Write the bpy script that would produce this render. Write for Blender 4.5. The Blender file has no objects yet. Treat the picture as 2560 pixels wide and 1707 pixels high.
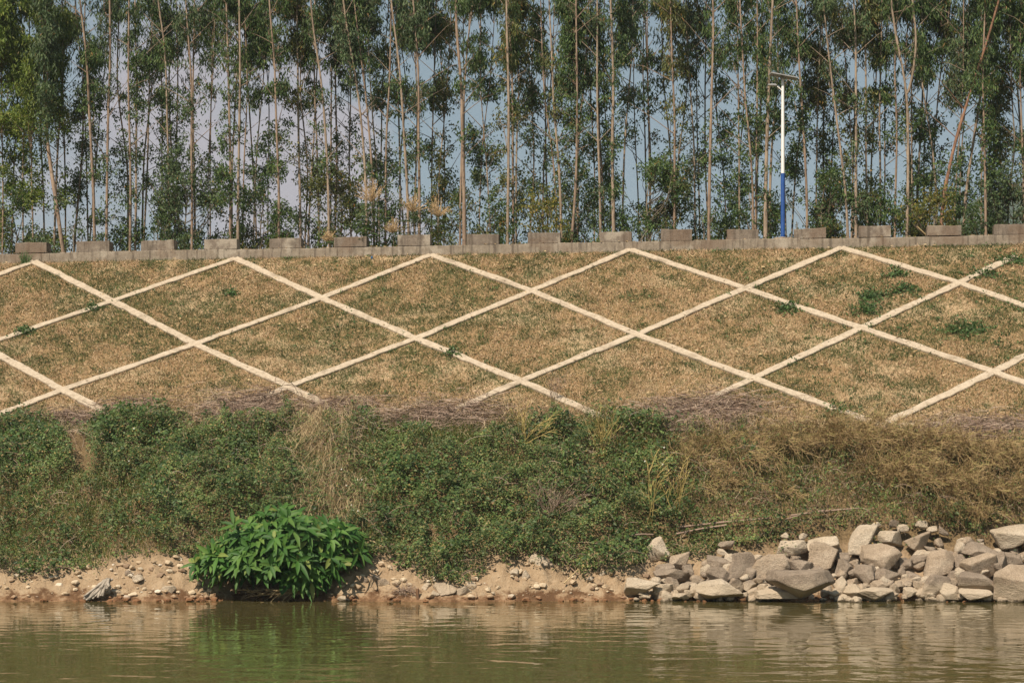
import bpy, math
import numpy as np
from mathutils import Vector
R = np.random.default_rng(7)
S = bpy.context.scene
COL = S.collection
rad = math.radians
# ------------------------------------------------------------------ camera, sky, sun, exposure
F, HZ, CH = 4300.0, 1237.0, 2.2          # focal length and horizon line in photo pixels, camera height in metres
cam = bpy.data.cameras.new("camera"); camo = bpy.data.objects.new("camera", cam); COL.objects.link(camo)
camo.location = (0, 0, CH); camo.rotation_euler = (rad(90), 0, 0)
cam.sensor_width = 36; cam.lens = F / 2560 * 36
cam.shift_y = (HZ - 853.5) / 2560; cam.clip_end = 6000
S.camera = camo
SUN_TO = Vector((0.42, 0.72, -0.92)).normalized()     # the way the light travels
sl = bpy.data.lights.new("sun", 'SUN'); sl.energy = 5.0; sl.angle = rad(0.5); sl.color = (1, .87, .71)
so = bpy.data.objects.new("sun", sl); COL.objects.link(so)
so.rotation_euler = SUN_TO.to_track_quat('-Z', 'Y').to_euler()
W = bpy.data.worlds.new("World"); S.world = W; W.use_nodes = True
nt = W.node_tree; N = nt.nodes; L = nt.links
bg = N['Background']; bg.inputs[1].default_value = 0.078
sky = N.new('ShaderNodeTexSky'); sky.sky_type = 'NISHITA'; sky.sun_disc = False
sky.sun_elevation = math.asin(-SUN_TO.z); sky.sun_rotation = math.atan2(-SUN_TO.x, -SUN_TO.y)
sky.air_density = 1.0; sky.dust_density = 2.0; sky.ozone_density = 1.5
tc = N.new('ShaderNodeTexCoord')
def wnode(t, **k):
    n = N.new(t)
    for a, b in k.items(): setattr(n, a, b)
    return n
def cloud(direction, width):
    v = Vector(direction).normalized()
    d = wnode('ShaderNodeVectorMath', operation='DOT_PRODUCT'); L.new(tc.outputs['Generated'], d.inputs[0]); d.inputs[1].default_value = v
    m = wnode('ShaderNodeMapRange', interpolation_type='SMOOTHSTEP'); L.new(d.outputs['Value'], m.inputs[0])
    m.inputs[1].default_value = math.cos(rad(width)); m.inputs[2].default_value = 1.0
    return m.outputs[0]
mp = wnode('ShaderNodeMapping'); L.new(tc.outputs['Generated'], mp.inputs[0]); mp.inputs['Scale'].default_value = (1, 1, 1.7)
no = wnode('ShaderNodeTexNoise'); L.new(mp.outputs[0], no.inputs['Vector']); no.inputs['Scale'].default_value = 14; no.inputs['Detail'].default_value = 7
no.inputs['Roughness'].default_value = .55
a1 = wnode('ShaderNodeMath', operation='ADD'); L.new(cloud((-.17, 1, .23), 6.5), a1.inputs[0]); L.new(cloud((-.10, 1, .155), 4.5), a1.inputs[1])
a2 = wnode('ShaderNodeMath', operation='MULTIPLY_ADD'); L.new(cloud((-.29, 1, .165), 4), a2.inputs[0]); a2.inputs[1].default_value = .6; L.new(a1.outputs[0], a2.inputs[2])
a3 = wnode('ShaderNodeMath', operation='MULTIPLY_ADD'); L.new(a2.outputs[0], a3.inputs[0]); a3.inputs[1].default_value = .55; L.new(no.outputs[0], a3.inputs[2])
cm = wnode('ShaderNodeMapRange', interpolation_type='SMOOTHSTEP'); L.new(a3.outputs[0], cm.inputs[0])
cm.inputs[1].default_value = .68; cm.inputs[2].default_value = 1.08; cm.inputs[4].default_value = .85
hs = wnode('ShaderNodeHueSaturation'); L.new(sky.outputs[0], hs.inputs['Color']); hs.inputs['Saturation'].default_value = .8
hv = wnode('ShaderNodeMix', data_type='RGBA'); hv.inputs[0].default_value = .68; L.new(hs.outputs[0], hv.inputs[6]); hv.inputs[7].default_value = (2.55, 3.6, 4.1, 1)     # dusty veil
mx = wnode('ShaderNodeMix', data_type='RGBA'); L.new(cm.outputs[0], mx.inputs[0]); L.new(hv.outputs[2], mx.inputs[6]); mx.inputs[7].default_value = (5.1, 4.6, 5.0, 1)
L.new(mx.outputs[2], bg.inputs[0])
S.view_settings.view_transform = 'Standard'; S.view_settings.look = 'None'; S.view_settings.exposure = 0.32; S.view_settings.gamma = 1
S.cycles.max_bounces = 6; S.cycles.diffuse_bounces = 3; S.cycles.glossy_bounces = 3; S.cycles.transmission_bounces = 3
S.cycles.transparent_max_bounces = 4; S.cycles.caustics_reflective = False; S.cycles.caustics_refractive = False
# ------------------------------------------------------------------ helpers
def unit(v): return v / np.maximum(np.linalg.norm(v, axis=-1, keepdims=True), 1e-9)
def _h(ix, iy, seed):
    n = (ix.astype(np.int64) * 374761393 + iy.astype(np.int64) * 668265263 + seed * 1442695041) & 0xffffffff
    n = ((n ^ (n >> 13)) * 1274126177) & 0xffffffff
    return ((n ^ (n >> 16)) & 0xffff) / 65535.0
def vnoise(x, y, seed=0):
    x = np.asarray(x, float); y = np.asarray(y, float)
    ix = np.floor(x); iy = np.floor(y); fx = x - ix; fy = y - iy
    fx = fx * fx * (3 - 2 * fx); fy = fy * fy * (3 - 2 * fy)
    return (_h(ix, iy, seed) * (1 - fx) + _h(ix + 1, iy, seed) * fx) * (1 - fy) + (_h(ix, iy + 1, seed) * (1 - fx) + _h(ix + 1, iy + 1, seed) * fx) * fy
def fbm(x, y, seed=0, o=4):
    t = 0; a = .5; s = 0
    for i in range(o):
        t = t + a * vnoise(np.asarray(x) * 2**i, np.asarray(y) * 2**i, seed + i * 17); s += a; a *= .5
    return t / s                                            # 0..1
class MB:
    """collects vertices and faces of one mesh"""
    def __init__(s): s.v = []; s.f = []; s.n = 0
    def add(s, v, f):
        v = np.asarray(v, float).reshape(-1, 3); f = np.asarray(f, np.int64)
        s.v.append(v); s.f.append(f + s.n); s.n += len(v)
    def build(s, name, mat, parent=None, loc=(0, 0, 0), smooth=False):
        v = np.concatenate(s.v) - np.asarray(loc, float)
        me = bpy.data.meshes.new(name)
        me.vertices.add(len(v)); me.vertices.foreach_set('co', v.astype(np.float32).ravel())
        lv = np.concatenate([f.ravel() for f in s.f]); tot = np.concatenate([np.full(len(f), f.shape[1]) for f in s.f])
        me.loops.add(len(lv)); me.loops.foreach_set('vertex_index', lv.astype(np.int32))
        me.polygons.add(len(tot)); me.polygons.foreach_set('loop_start', (np.cumsum(tot) - tot).astype(np.int32))
        me.polygons.foreach_set('use_smooth', np.full(len(tot), bool(smooth)))
        me.update(calc_edges=True); me.validate()
        me.materials.append(mat)
        o = bpy.data.objects.new(name, me); COL.objects.link(o)
        if parent: o.parent = parent
        else: o.location = loc
        return o
def tag(o, label=None, cat=None, group=None, kind=None):
    if label: o['label'] = label
    if cat: o['category'] = cat
    if group: o['group'] = group
    if kind: o['kind'] = kind
    return o
def thing(name, loc, label, cat, group=None):
    o = bpy.data.objects.new(name, None); COL.objects.link(o); o.location = loc; o.empty_display_size = .2
    return tag(o, label, cat, group)
def tubes(P, Rr, sides=3):
    """P (m,k,3) polylines, Rr (m,k) radii -> verts, quads"""
    P = np.asarray(P, float); m, k, _ = P.shape; Rr = np.broadcast_to(np.asarray(Rr, float), (m, k))
    T = np.gradient(P, axis=1); T = unit(T)
    ref = np.zeros_like(T); ref[..., 1] = 1; ref[np.abs(T[..., 1]) > .9] = (1, 0, 0)
    A = unit(np.cross(T, ref)); B = np.cross(T, A)
    an = np.arange(sides) * 2 * math.pi / sides
    V = P[:, :, None] + Rr[:, :, None, None] * (A[:, :, None] * np.cos(an)[:, None] + B[:, :, None] * np.sin(an)[:, None])
    i = np.arange(m)[:, None, None] * k * sides; j = np.arange(k - 1)[None, :, None] * sides; q = np.arange(sides)[None, None, :]
    a = i + j + q; b = i + j + (q + 1) % sides
    return V.reshape(-1, 3), np.stack([a, b, b + sides, a + sides], -1).reshape(-1, 4)
def resample(pts, k):
    pts = np.asarray(pts, float); d = np.r_[0, np.cumsum(np.linalg.norm(np.diff(pts, axis=0), axis=1))]
    t = np.linspace(0, d[-1], k)
    return np.stack([np.interp(t, d, pts[:, i]) for i in range(3)], 1)
def smooth_line(pts, k):
    p = resample(pts, k)
    for _ in range(3): p[1:-1] = (p[:-2] + 2 * p[1:-1] + p[2:]) / 4
    return p
def leaves(P, D, Nn, Ln, Wd, fold=.18):
    """rhombic folded leaves: base P, direction D, normal Nn"""
    D = unit(D); Sd = unit(np.cross(D, Nn)); Nn = np.cross(Sd, D)
    Ln = np.broadcast_to(Ln, (len(P),))[:, None]; Wd = np.broadcast_to(Wd, (len(P),))[:, None]
    M = P + D * Ln * .42
    V = np.stack([P, M + Sd * Wd / 2 + Nn * Wd * fold, P + D * Ln, M - Sd * Wd / 2 + Nn * Wd * fold], 1)
    b = np.arange(len(P))[:, None] * 4
    return V.reshape(-1, 3), np.concatenate([b + [0, 1, 2], b + [0, 2, 3]], 0)
def blades(P, D, Wv, Ln, Wd, bend):
    """grass blades with one bend; Wv = width direction, bend = offset vector of the tip"""
    D = unit(D); Ln = np.broadcast_to(Ln, (len(P),))[:, None]; Wd = np.broadcast_to(Wd, (len(P),))[:, None]
    M = P + D * Ln * .55; T = P + D * Ln + bend
    V = np.stack([P - Wv * Wd / 2, P + Wv * Wd / 2, M + Wv * Wd * .4, M - Wv * Wd * .4, T], 1)
    b = np.arange(len(P))[:, None] * 5
    return V.reshape(-1, 3), b + [0, 1, 2, 3], b + [3, 2, 4]
def add_blades(mb, *a):
    v, q, t = blades(*a); n = mb.n
    mb.v.append(v); mb.f.append(q + n); mb.f.append(t + n); mb.n += len(v)
def rdir(n, zlo=-1, zhi=1):
    z = R.uniform(zlo, zhi, n); a = R.uniform(0, 2 * math.pi, n); r = np.sqrt(np.maximum(0, 1 - z * z))
    return np.stack([r * np.cos(a), r * np.sin(a), z], 1)
def ico(sub):
    import bmesh
    bm = bmesh.new(); bmesh.ops.create_icosphere(bm, subdivisions=sub, radius=1)
    v = np.array([x.co[:] for x in bm.verts]); f = np.array([[w.index for w in x.verts] for x in bm.faces]); bm.free()
    return unit(v), f
ICO1, ICO2, ICO3, ICO4, ICO5 = ico(1), ico(2), ico(3), ico(4), ico(5)
def rock_shape(rng, ic, npl=13, cut=(.62, 1.0)):
    U, f = ic
    n = unit(rng.normal(size=(npl, 3))); d = rng.uniform(cut[0], cut[1], npl)
    n = np.concatenate([n, unit(np.array([[1,0,0],[-1,0,0],[0,1,0],[0,-1,0],[0,0,1],[0,0,-1]]) + rng.normal(size=(6, 3)) * .38)]); d = np.r_[d, rng.uniform(.8, 1.05, 6)]
    c = np.maximum(U @ n.T, 1e-3); r = d / c
    k = 34.0; r = -np.log(np.exp(-k * np.minimum(r, 4)).sum(1)) / k        # softened edges between the broken faces
    p = U * r[:, None]
    sd = int(rng.integers(1e6))
    nz = fbm(p[:, 0] * 3 + 9 + p[:, 2] * 1.7, p[:, 1] * 3 + 5 + p[:, 2] * 2.3, sd, 4) - .5
    p = p * (1 + .13 * nz[:, None] + .035 * (fbm(p[:, 0] * 11 + p[:, 2] * 7, p[:, 1] * 11 - p[:, 2] * 9, sd + 3, 3) - .5)[:, None])
    lo, hi = p.min(0), p.max(0)
    return (p - (lo + hi) / 2) / ((hi - lo) / 2), f
def rot(v, ax, ang):
    c, s = math.cos(ang), math.sin(ang); i, j = [(1, 2), (2, 0), (0, 1)][ax]
    o = v.copy(); o[:, i] = v[:, i] * c - v[:, j] * s; o[:, j] = v[:, i] * s + v[:, j] * c
    return o
def boxv(x0, x1, y0, y1, z0, z1):
    v = np.array([[x, y, z] for z in (z0, z1) for y in (y0, y1) for x in (x0, x1)], float)
    return v, np.array([[0, 2, 3, 1], [4, 5, 7, 6], [0, 1, 5, 4], [2, 6, 7, 3], [0, 4, 6, 2], [1, 3, 7, 5]])
# ------------------------------------------------------------------ materials
class Mat:
    def __init__(s, name):
        s.m = bpy.data.materials.new(name); s.m.use_nodes = True; s.t = s.m.node_tree; s.n = s.t.nodes; s.l = s.t.links
        s.p = s.n['Principled BSDF']; s.out = s.n['Material Output']; s.tc = s.n.new('ShaderNodeTexCoord')
    def node(s, typ, ins=None, **k):
        n = s.n.new(typ)
        for a, b in k.items(): setattr(n, a, b)
        for a, b in (ins or {}).items():
            if hasattr(b, 'is_linked'): s.l.new(b, n.inputs[a])
            else: n.inputs[a].default_value = b
        return n
    def noise(s, scale, detail=5, rough=.55, coord='Object', sc=(1, 1, 1), off=(0, 0, 0)):
        mp = s.node('ShaderNodeMapping', {0: s.tc.outputs[coord], 'Scale': sc, 'Location': off})
        return s.node('ShaderNodeTexNoise', {'Vector': mp.outputs[0], 'Scale': scale, 'Detail': detail, 'Roughness': rough}).outputs[0]
    def ramp(s, fac, stops):
        r = s.node('ShaderNodeValToRGB'); s.l.new(fac, r.inputs[0]); e = r.color_ramp.elements
        while len(e) < len(stops): e.new(.5)
        for x, (p, c) in zip(e, stops): x.position = p; x.color = (*c, 1)
        return r.outputs[0]
    def mix(s, a, b, fac, mode='MIX'):
        n = s.node('ShaderNodeMix', data_type='RGBA', blend_type=mode)
        for i, x in ((0, fac), (6, a), (7, b)):
            if hasattr(x, 'is_linked'): s.l.new(x, n.inputs[i])
            else: n.inputs[i].default_value = x if not isinstance(x, tuple) else (*x, 1)
        return n.outputs[2]
    def step(s, v, a, b, lo=0, hi=1):
        return s.node('ShaderNodeMapRange', {0: v, 1: a, 2: b, 3: lo, 4: hi}, interpolation_type='SMOOTHSTEP').outputs[0]
    def base(s, c, rough=.8, spec=.3):
        if hasattr(c, 'is_linked'): s.l.new(c, s.p.inputs['Base Color'])
        else: s.p.inputs['Base Color'].default_value = (*c, 1)
        s.p.inputs['Roughness'].default_value = rough; s.p.inputs['Specular IOR Level'].default_value = spec
        return s
    def bump(s, h, strength=.5, dist=.02):
        b = s.node('ShaderNodeBump', {'Height': h, 'Strength': strength, 'Distance': dist}); s.l.new(b.outputs[0], s.p.inputs['Normal']); return s
    def translucent(s, c, f):
        tr = s.node('ShaderNodeBsdfTranslucent')
        if hasattr(c, 'is_linked'): s.l.new(c, tr.inputs[0])
        else: tr.inputs[0].default_value = (*c, 1)
        mx = s.node('ShaderNodeMixShader', {0: f}); s.l.new(s.p.outputs[0], mx.inputs[1]); s.l.new(tr.outputs[0], mx.inputs[2]); s.l.new(mx.outputs[0], s.out.inputs[0])
        return s
def leaf_mat(name, stops, tr=.32, clump=.5, rough=.5, spec=.35, scale=1.3):
    m = Mat(name); g = m.node('ShaderNodeNewGeometry')
    c = m.ramp(g.outputs['Random Per Island'], stops)
    v = m.step(m.noise(scale, 3), .35, .68, 1 - clump * .6, 1 + clump * .5)
    c = m.mix(c, m.node('ShaderNodeCombineColor', {0: v, 1: v, 2: v}).outputs[0], 1.0, 'MULTIPLY')
    m.base(c, rough, spec); m.translucent(m.mix(c, (1.0, 1.15, .6), 1.0, 'MULTIPLY'), tr)
    return m.m
LM = {
 'bright': leaf_mat('leaf_bright', [(0, (.07, .12, .018)), (.5, (.14, .20, .032)), (.9, (.22, .27, .05)), (1, (.30, .28, .07))]),
 'deep': leaf_mat('leaf_deep', [(0, (.036, .072, .022)), (.5, (.078, .138, .040)), (.93, (.145, .205, .062)), (.975, (.15, .17, .05)), (1, (.30, .16, .05))]),
 'grey': leaf_mat('leaf_grey', [(0, (.042, .076, .034)), (.5, (.090, .142, .060)), (.94, (.15, .20, .085)), (.975, (.15, .16, .07)), (1, (.30, .15, .045))]),
 'olive': leaf_mat('leaf_olive', [(0, (.060, .075, .022)), (.5, (.105, .125, .035)), (.9, (.17, .175, .05)), (.955, (.28, .22, .04)), (1, (.34, .15, .04))]),
 'yellow': leaf_mat('leaf_yellow', [(0, (.07, .095, .02)), (.4, (.13, .15, .03)), (.8, (.24, .21, .04)), (1, (.33, .22, .04))]),
}
def bark_mat(name, a, b, c):
    m = Mat(name)
    n1 = m.noise(2.2, 5, .6, sc=(5, 5, .8)); n2 = m.noise(9, 4, .6, sc=(2.5, 2.5, .55), off=(3, 1, 2))
    col = m.mix(m.ramp(n1, [(.3, a), (.52, b), (.72, c)]), (.10, .075, .055), m.step(n2, .53, .66, 0, .85))
    m.base(col, .85, .2); m.bump(n2, .6, .02); return m.m
BARK = [bark_mat('bark_tan', (.20, .15, .11), (.31, .238, .175), (.40, .32, .24)),
        bark_mat('bark_pink', (.19, .13, .095), (.29, .21, .152), (.37, .285, .21)),
        bark_mat('bark_grey', (.14, .115, .09), (.225, .188, .142), (.32, .275, .215))]
BARK_RED = bark_mat('bark_red', (.14, .07, .045), (.26, .14, .09), (.33, .21, .14))
def twig_mat(name, stops, rough=.8):
    m = Mat(name); g = m.node('ShaderNodeNewGeometry'); m.base(m.ramp(g.outputs['Random Per Island'], stops), rough, .2); return m.m
STRAW = twig_mat('straw', [(0, (.27, .18, .09)), (.5, (.46, .34, .19)), (1, (.62, .50, .31))])
STRAW_PALE = twig_mat('straw_pale', [(0, (.35, .24, .12)), (1, (.58, .45, .26))])
STALK = twig_mat('stalk_yellow', [(0, (.30, .23, .08)), (1, (.46, .36, .14))])
DRYSH = twig_mat('dry_shrub_brown', [(0, (.17, .115, .05)), (.35, (.31, .21, .105)), (.7, (.42, .30, .16)), (1, (.34, .32, .11))])
BRUSH = twig_mat('brush_grey_brown', [(0, (.17, .115, .085)), (.6, (.31, .22, .17)), (1, (.46, .36, .28))])
PLUME = twig_mat('plume_buff', [(0, (.44, .30, .16)), (1, (.64, .48, .28))])
TURF_DRY = twig_mat('turf_dry', [(0, (.21, .125, .065)), (.3, (.42, .285, .165)), (.75, (.60, .43, .265)), (1, (.72, .56, .38))])
TURF_GREEN = leaf_mat('turf_green', [(0, (.045, .078, .024)), (.6, (.105, .135, .045)), (1, (.22, .21, .08))], .2, .3)
GRASS = leaf_mat('tall_green_grass', [(0, (.075, .105, .024)), (.55, (.145, .170, .040)), (.85, (.25, .23, .07)), (1, (.42, .31, .14))], .25, .35)
CREEP = leaf_mat('creeper_leaf', [(0, (.048, .088, .026)), (.5, (.105, .160, .048)), (.80, (.175, .230, .072)), (.92, (.25, .22, .08)), (1, (.38, .24, .10))], .22, .55, scale=.9)
WEED = leaf_mat('weed_leaf', [(0, (.045, .10, .03)), (1, (.12, .19, .06))], .2, .3)
BUSHL = leaf_mat('bush_leaf', [(0, (.032, .095, .018)), (.5, (.062, .155, .027)), (.92, (.12, .22, .045)), (1, (.24, .27, .07))], .28, .25, .55, .3)
# terrain: dry turf on the slope, clay and stones on the bank
m = Mat('terrain_ground')
n_big = m.noise(.55, 5, .6); n_mid = m.noise(3.1, 5, .65); n_fine = m.noise(22, 5, .7)
soil = m.ramp(n_fine, [(.28, (.20, .125, .062)), (.5, (.33, .22, .115)), (.72, (.45, .32, .185))])
turf = m.mix(m.mix(soil, (.52, .40, .25), m.step(n_big, .48, .62, 0, .6)), (.085, .09, .032), m.step(n_mid, .50, .62, 0, .55))
clay = m.ramp(n_mid, [(.3, (.25, .165, .095)), (.5, (.36, .25, .15)), (.7, (.45, .34, .225))])
clay = m.mix(clay, m.ramp(n_fine, [(.3, (.26, .18, .11)), (.7, (.52, .41, .28))]), .45)
sep = m.node('ShaderNodeSeparateXYZ', {0: m.tc.outputs['Object']})
zj = m.node('ShaderNodeMath', {0: m.node('ShaderNodeMath', {0: n_mid, 1: .5}, operation='SUBTRACT').outputs[0], 1: .9, 2: sep.outputs['Z']}, operation='MULTIPLY_ADD').outputs[0]
bankc = m.mix(clay, m.mix((.11, .075, .04), (.24, .17, .09), m.step(n_fine, .35, .65)), m.step(zj, .75, 1.3))
wet = m.mix((.13, .072, .038), (.30, .18, .10), m.step(n_mid, .4, .62))
bankc = m.mix(wet, bankc, m.step(zj, .06, .24))
m.base(m.mix(bankc, turf, m.step(sep.outputs['Z'], 3.75, 4.05)), .95, .1)
m.bump(m.node('ShaderNodeMath', {0: n_fine, 1: n_mid}, operation='ADD').outputs[0], .9, .05)
M_TERR = m.m
# old concrete of the parapet
def concrete(name, a, b, c, top=None, bump=.012, stain=True):
    m = Mat(name)
    n1 = m.noise(1.1, 6, .6); n2 = m.noise(6, 6, .65, off=(4, 2, 1)); n3 = m.noise(45, 3, .6)
    col = m.ramp(n2, [(.3, a), (.52, b), (.72, c)])
    if stain:
        st = m.noise(3.2, 4, .6, sc=(2.4, 1, .22), off=(7, 0, 0))
        col = m.mix(col, (.10, .080, .062), m.step(st, .48, .64, 0, .75))
        col = m.mix(col, (.42, .37, .30), m.step(n1, .54, .64, 0, .6))
        col = m.mix(col, (.16, .105, .07), m.step(m.noise(.9, 3, .5, off=(20, 3, 9)), .54, .66, 0, .5))
    col = m.mix(col, m.ramp(n3, [(.35, (.25, .25, .25)), (.65, (.75, .75, .75))]), .35, 'OVERLAY')
    m.base(col, .92, .15); m.bump(m.node('ShaderNodeMath', {0: n3, 1: n2}, operation='ADD').outputs[0], .7, bump)
    return m.m
M_WALL = concrete('parapet_concrete', (.20, .165, .125), (.265, .22, .17), (.34, .29, .23))
M_BLOCK = concrete('block_concrete', (.155, .125, .098), (.20, .163, .13), (.25, .208, .165))
m = Mat('beam_concrete'); n1 = m.noise(1.6, 6, .6); n2 = m.noise(9, 5, .65); n3 = m.noise(50, 3)
col = m.ramp(n2, [(.3, (.34, .275, .20)), (.52, (.46, .38, .285)), (.72, (.53, .45, .345))]); col = m.mix(col, (.20, .155, .105), m.step(n1, .54, .70, 0, .6)); col = m.mix(col, m.ramp(n3, [(.35, (.3, .3, .3)), (.65, (.7, .7, .7))]), .35, 'OVERLAY')
m.base(col, .92, .15); m.bump(n2, .7, .012); M_BEAM = m.m
def rock_mat(name, a, b, c):
    m = Mat(name)
    n1 = m.noise(1.8, 7, .62); n2 = m.noise(7, 6, .65, off=(2, 8, 1)); n3 = m.noise(38, 4, .65)
    col = m.ramp(n1, [(.3, a), (.5, b), (.68, c)])
    col = m.mix(col, (.16, .125, .09), m.step(n2, .57, .75, 0, .6))
    col = m.mix(col, m.ramp(n3, [(.3, (.22, .22, .22)), (.7, (.78, .78, .78))]), .5, 'OVERLAY')
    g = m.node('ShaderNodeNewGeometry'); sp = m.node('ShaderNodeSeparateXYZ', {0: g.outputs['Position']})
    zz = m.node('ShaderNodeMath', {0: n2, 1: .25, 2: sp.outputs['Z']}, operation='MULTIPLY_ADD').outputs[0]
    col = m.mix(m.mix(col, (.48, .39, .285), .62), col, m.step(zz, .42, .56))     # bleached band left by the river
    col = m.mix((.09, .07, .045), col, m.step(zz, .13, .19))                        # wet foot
    m.base(col, .9, .2)
    m.bump(m.node('ShaderNodeMath', {0: n2, 1: n3}, operation='ADD').outputs[0], .9, .04)
    return m.m
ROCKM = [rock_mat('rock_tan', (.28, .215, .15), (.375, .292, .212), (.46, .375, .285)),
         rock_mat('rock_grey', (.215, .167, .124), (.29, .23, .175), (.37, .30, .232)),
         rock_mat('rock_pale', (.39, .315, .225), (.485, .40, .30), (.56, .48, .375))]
m = Mat('river_water')
mp = m.node('ShaderNodeMapping', {0: m.tc.outputs['Object'], 'Scale': (.8, 1.0, 1)})
w1 = m.node('ShaderNodeTexNoise', {'Vector': mp.outputs[0], 'Scale': 2.2, 'Detail': 2, 'Roughness': .4, 'Distortion': .6}).outputs[0]
w2 = m.node('ShaderNodeTexNoise', {'Vector': mp.outputs[0], 'Scale': .55, 'Detail': 2}).outputs[0]
w3 = m.node('ShaderNodeTexNoise', {'Vector': mp.outputs[0], 'Scale': 10, 'Detail': 2}).outputs[0]
hh = m.node('ShaderNodeMath', {0: w1, 1: m.step(w2, .3, .7, .35, 1.0)}, operation='MULTIPLY').outputs[0]
hh = m.node('ShaderNodeMath', {0: w3, 1: .03, 2: hh}, operation='MULTIPLY_ADD').outputs[0]
m.base((.088, .074, .027), .03, .5); m.p.inputs['IOR'].default_value = 1.33
m.bump(hh, 1.0, .016); M_WATER = m.m
def plain(name, c, rough=.5, spec=.4, metal=0, var=.12, sc=4):
    m = Mat(name); n = m.noise(sc, 4)
    m.base(m.mix(c, tuple(x * (1 - var * 2) for x in c), m.step(n, .4, .65)), rough, spec); m.p.inputs['Metallic'].default_value = metal; return m.m
# ------------------------------------------------------------------ terrain
KY, TS, YW, ZW = .13, .633, 50.0, CH + (HZ - 633) / F * 50
CK = 1 / math.sqrt(1 + KY * KY)
def wall_s(X, Y): return (YW - KY * np.clip(X, -25, 25) - Y) * CK
def plane_hit(x, y):
    a = (np.asarray(x, float) - 1280) / F; b = (HZ - np.asarray(y, float)) / F
    Y = (ZW - CH - TS * CK * YW) / (b - TS * CK * (KY * a + 1))
    return np.stack([a * Y, Y, CH + b * Y], -1)
_t = plane_hit(2560, 1066); S_TOE = float(wall_s(_t[0], _t[1])); Z_TOE = ZW - TS * S_TOE
PA = [0, .03, .12, .25, .5, .75, .92, 1]; PZ = [0, .035, .16, .29, .57, .83, .97, 1]
def shore(X): return 35.55 + .5 * (fbm(X * .35, X * 0 + 3, 5, 3) - .5) + .12 * np.sin(X * 1.1)
def bank_a(X, Y):
    ys = shore(X); yt = YW - KY * np.clip(X, -25, 25) - S_TOE / CK
    return (Y - ys) / (yt - ys)
def ground(X, Y, fine=True):
    X = np.asarray(X, float); Y = np.asarray(Y, float)
    s = wall_s(X, Y); a = bank_a(X, Y)
    z = np.where(s < -.26, ZW + .12, ZW - TS * np.maximum(s, .0))
    z = np.where(s < -16, np.maximum(1.0, ZW + .12 + (s + 16) * .5), z)
    zb = Z_TOE * np.interp(a, PA, PZ)
    if fine:
        w = np.clip((1 - a) * 8, 0, 1) * np.clip(a * 10, 0, 1)
        zb = zb + w * (.30 * (fbm(X * .8, Y * .8, 11, 3) - .5) + .14 * (fbm(X * 3.2, Y * 3.2, 31, 4) - .5))
        lo = np.clip((.34 - a) * 6, 0, 1) * np.clip(a * 14, 0, 1)
        zb = zb + lo * (.20 * (fbm(X * 6, Y * 6 + zb * 5, 77, 4) - .5) + .10 * np.clip(fbm(X * 11, Y * 11 + zb * 9, 78, 3) - .52, 0, 1) * 4)
        zb = zb - .34 * np.clip((X - 2.55) / .5, 0, 1) * np.clip(a * 25, 0, 1) * np.clip((.40 - a) * 9, 0, 1)
        gul = np.exp(-((X + 5.35) / 1.15)**2) * np.exp(-((a - .10) / .11)**2)   # hollow under the bush
        zb = zb - .75 * gul
    zb = np.where(a < 0, np.maximum((Y - shore(X)) * .45, -1.6), zb)
    z = np.where(a < 1, zb, z)
    if fine: z = z + np.where((a > 1) & (s > 0), .05 * (fbm(X * 1.7, Y * 1.7, 3, 4) - .5) * np.clip((a - 1) * 20, 0, 1), 0)
    return z
def proj(P):
    P = np.asarray(P); return 1280 + F * P[..., 0] / P[..., 1], HZ - F * (P[..., 2] - CH) / P[..., 1]
_YY = np.arange(34.5, 52, .015)
def hit(x, y):
    a = (x - 1280) / F; b = (HZ - y) / F
    d = CH + b * _YY - ground(a * _YY, _YY); i = int(np.argmax(d < 0)) if (d < 0).any() else len(_YY) - 1
    Y = _YY[i]; return np.array([a * Y, Y, CH + b * Y])
def at(x, y, Y): return np.array([(x - 1280) / F * Y, Y, CH + (HZ - y) / F * Y])
def bank_sample(n, x0=-420, x1=2980, y0=1000, y1=1505):
    """random ground points on the bank with their photo coordinates"""
    X = R.uniform(-15.5, 15.5, n); Y = R.uniform(35.3, 43.5, n)
    P = np.stack([X, Y, ground(X, Y)], 1); px, py = proj(P)
    k = (px > x0) & (px < x1) & (py > y0) & (py < y1)
    return P[k], px[k], py[k]
gx = np.concatenate([-np.geomspace(400, 24, 12), np.arange(-22, -13, .3), np.arange(-13, 13, .055), np.arange(13, 22, .3), np.geomspace(24, 400, 12)])
gy = np.concatenate([[-40, 0, 20, 30, 34], np.arange(34.6, 43.6, .055), np.arange(43.7, 54, .2), [56, 60, 64, 66, 70, 80, 90, 140, 300, 700, 1400]])
GX, GY = np.meshgrid(gx, gy); GZ = ground(GX, GY)
nx, ny = len(gx), len(gy); ii = (np.arange(ny - 1)[:, None] * nx + np.arange(nx - 1)[None]).ravel()
mb = MB(); mb.add(np.stack([GX, GY, GZ], -1), np.stack([ii, ii + 1, ii + nx + 1, ii + nx], 1))
tag(mb.build('ground', M_TERR, smooth=True), kind='structure')
mb = MB(); wx = np.array([-400, -30, 30, 400.]); wy = np.array([-120, 0, 20, 38.0]); A, B = np.meshgrid(wx, wy)
ii = (np.arange(3)[:, None] * 4 + np.arange(3)[None]).ravel(); mb.add(np.stack([A, B, A * 0], -1), np.stack([ii, ii + 1, ii + 5, ii + 4], 1))
tag(mb.build('river_water', M_WATER), kind='structure')
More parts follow.
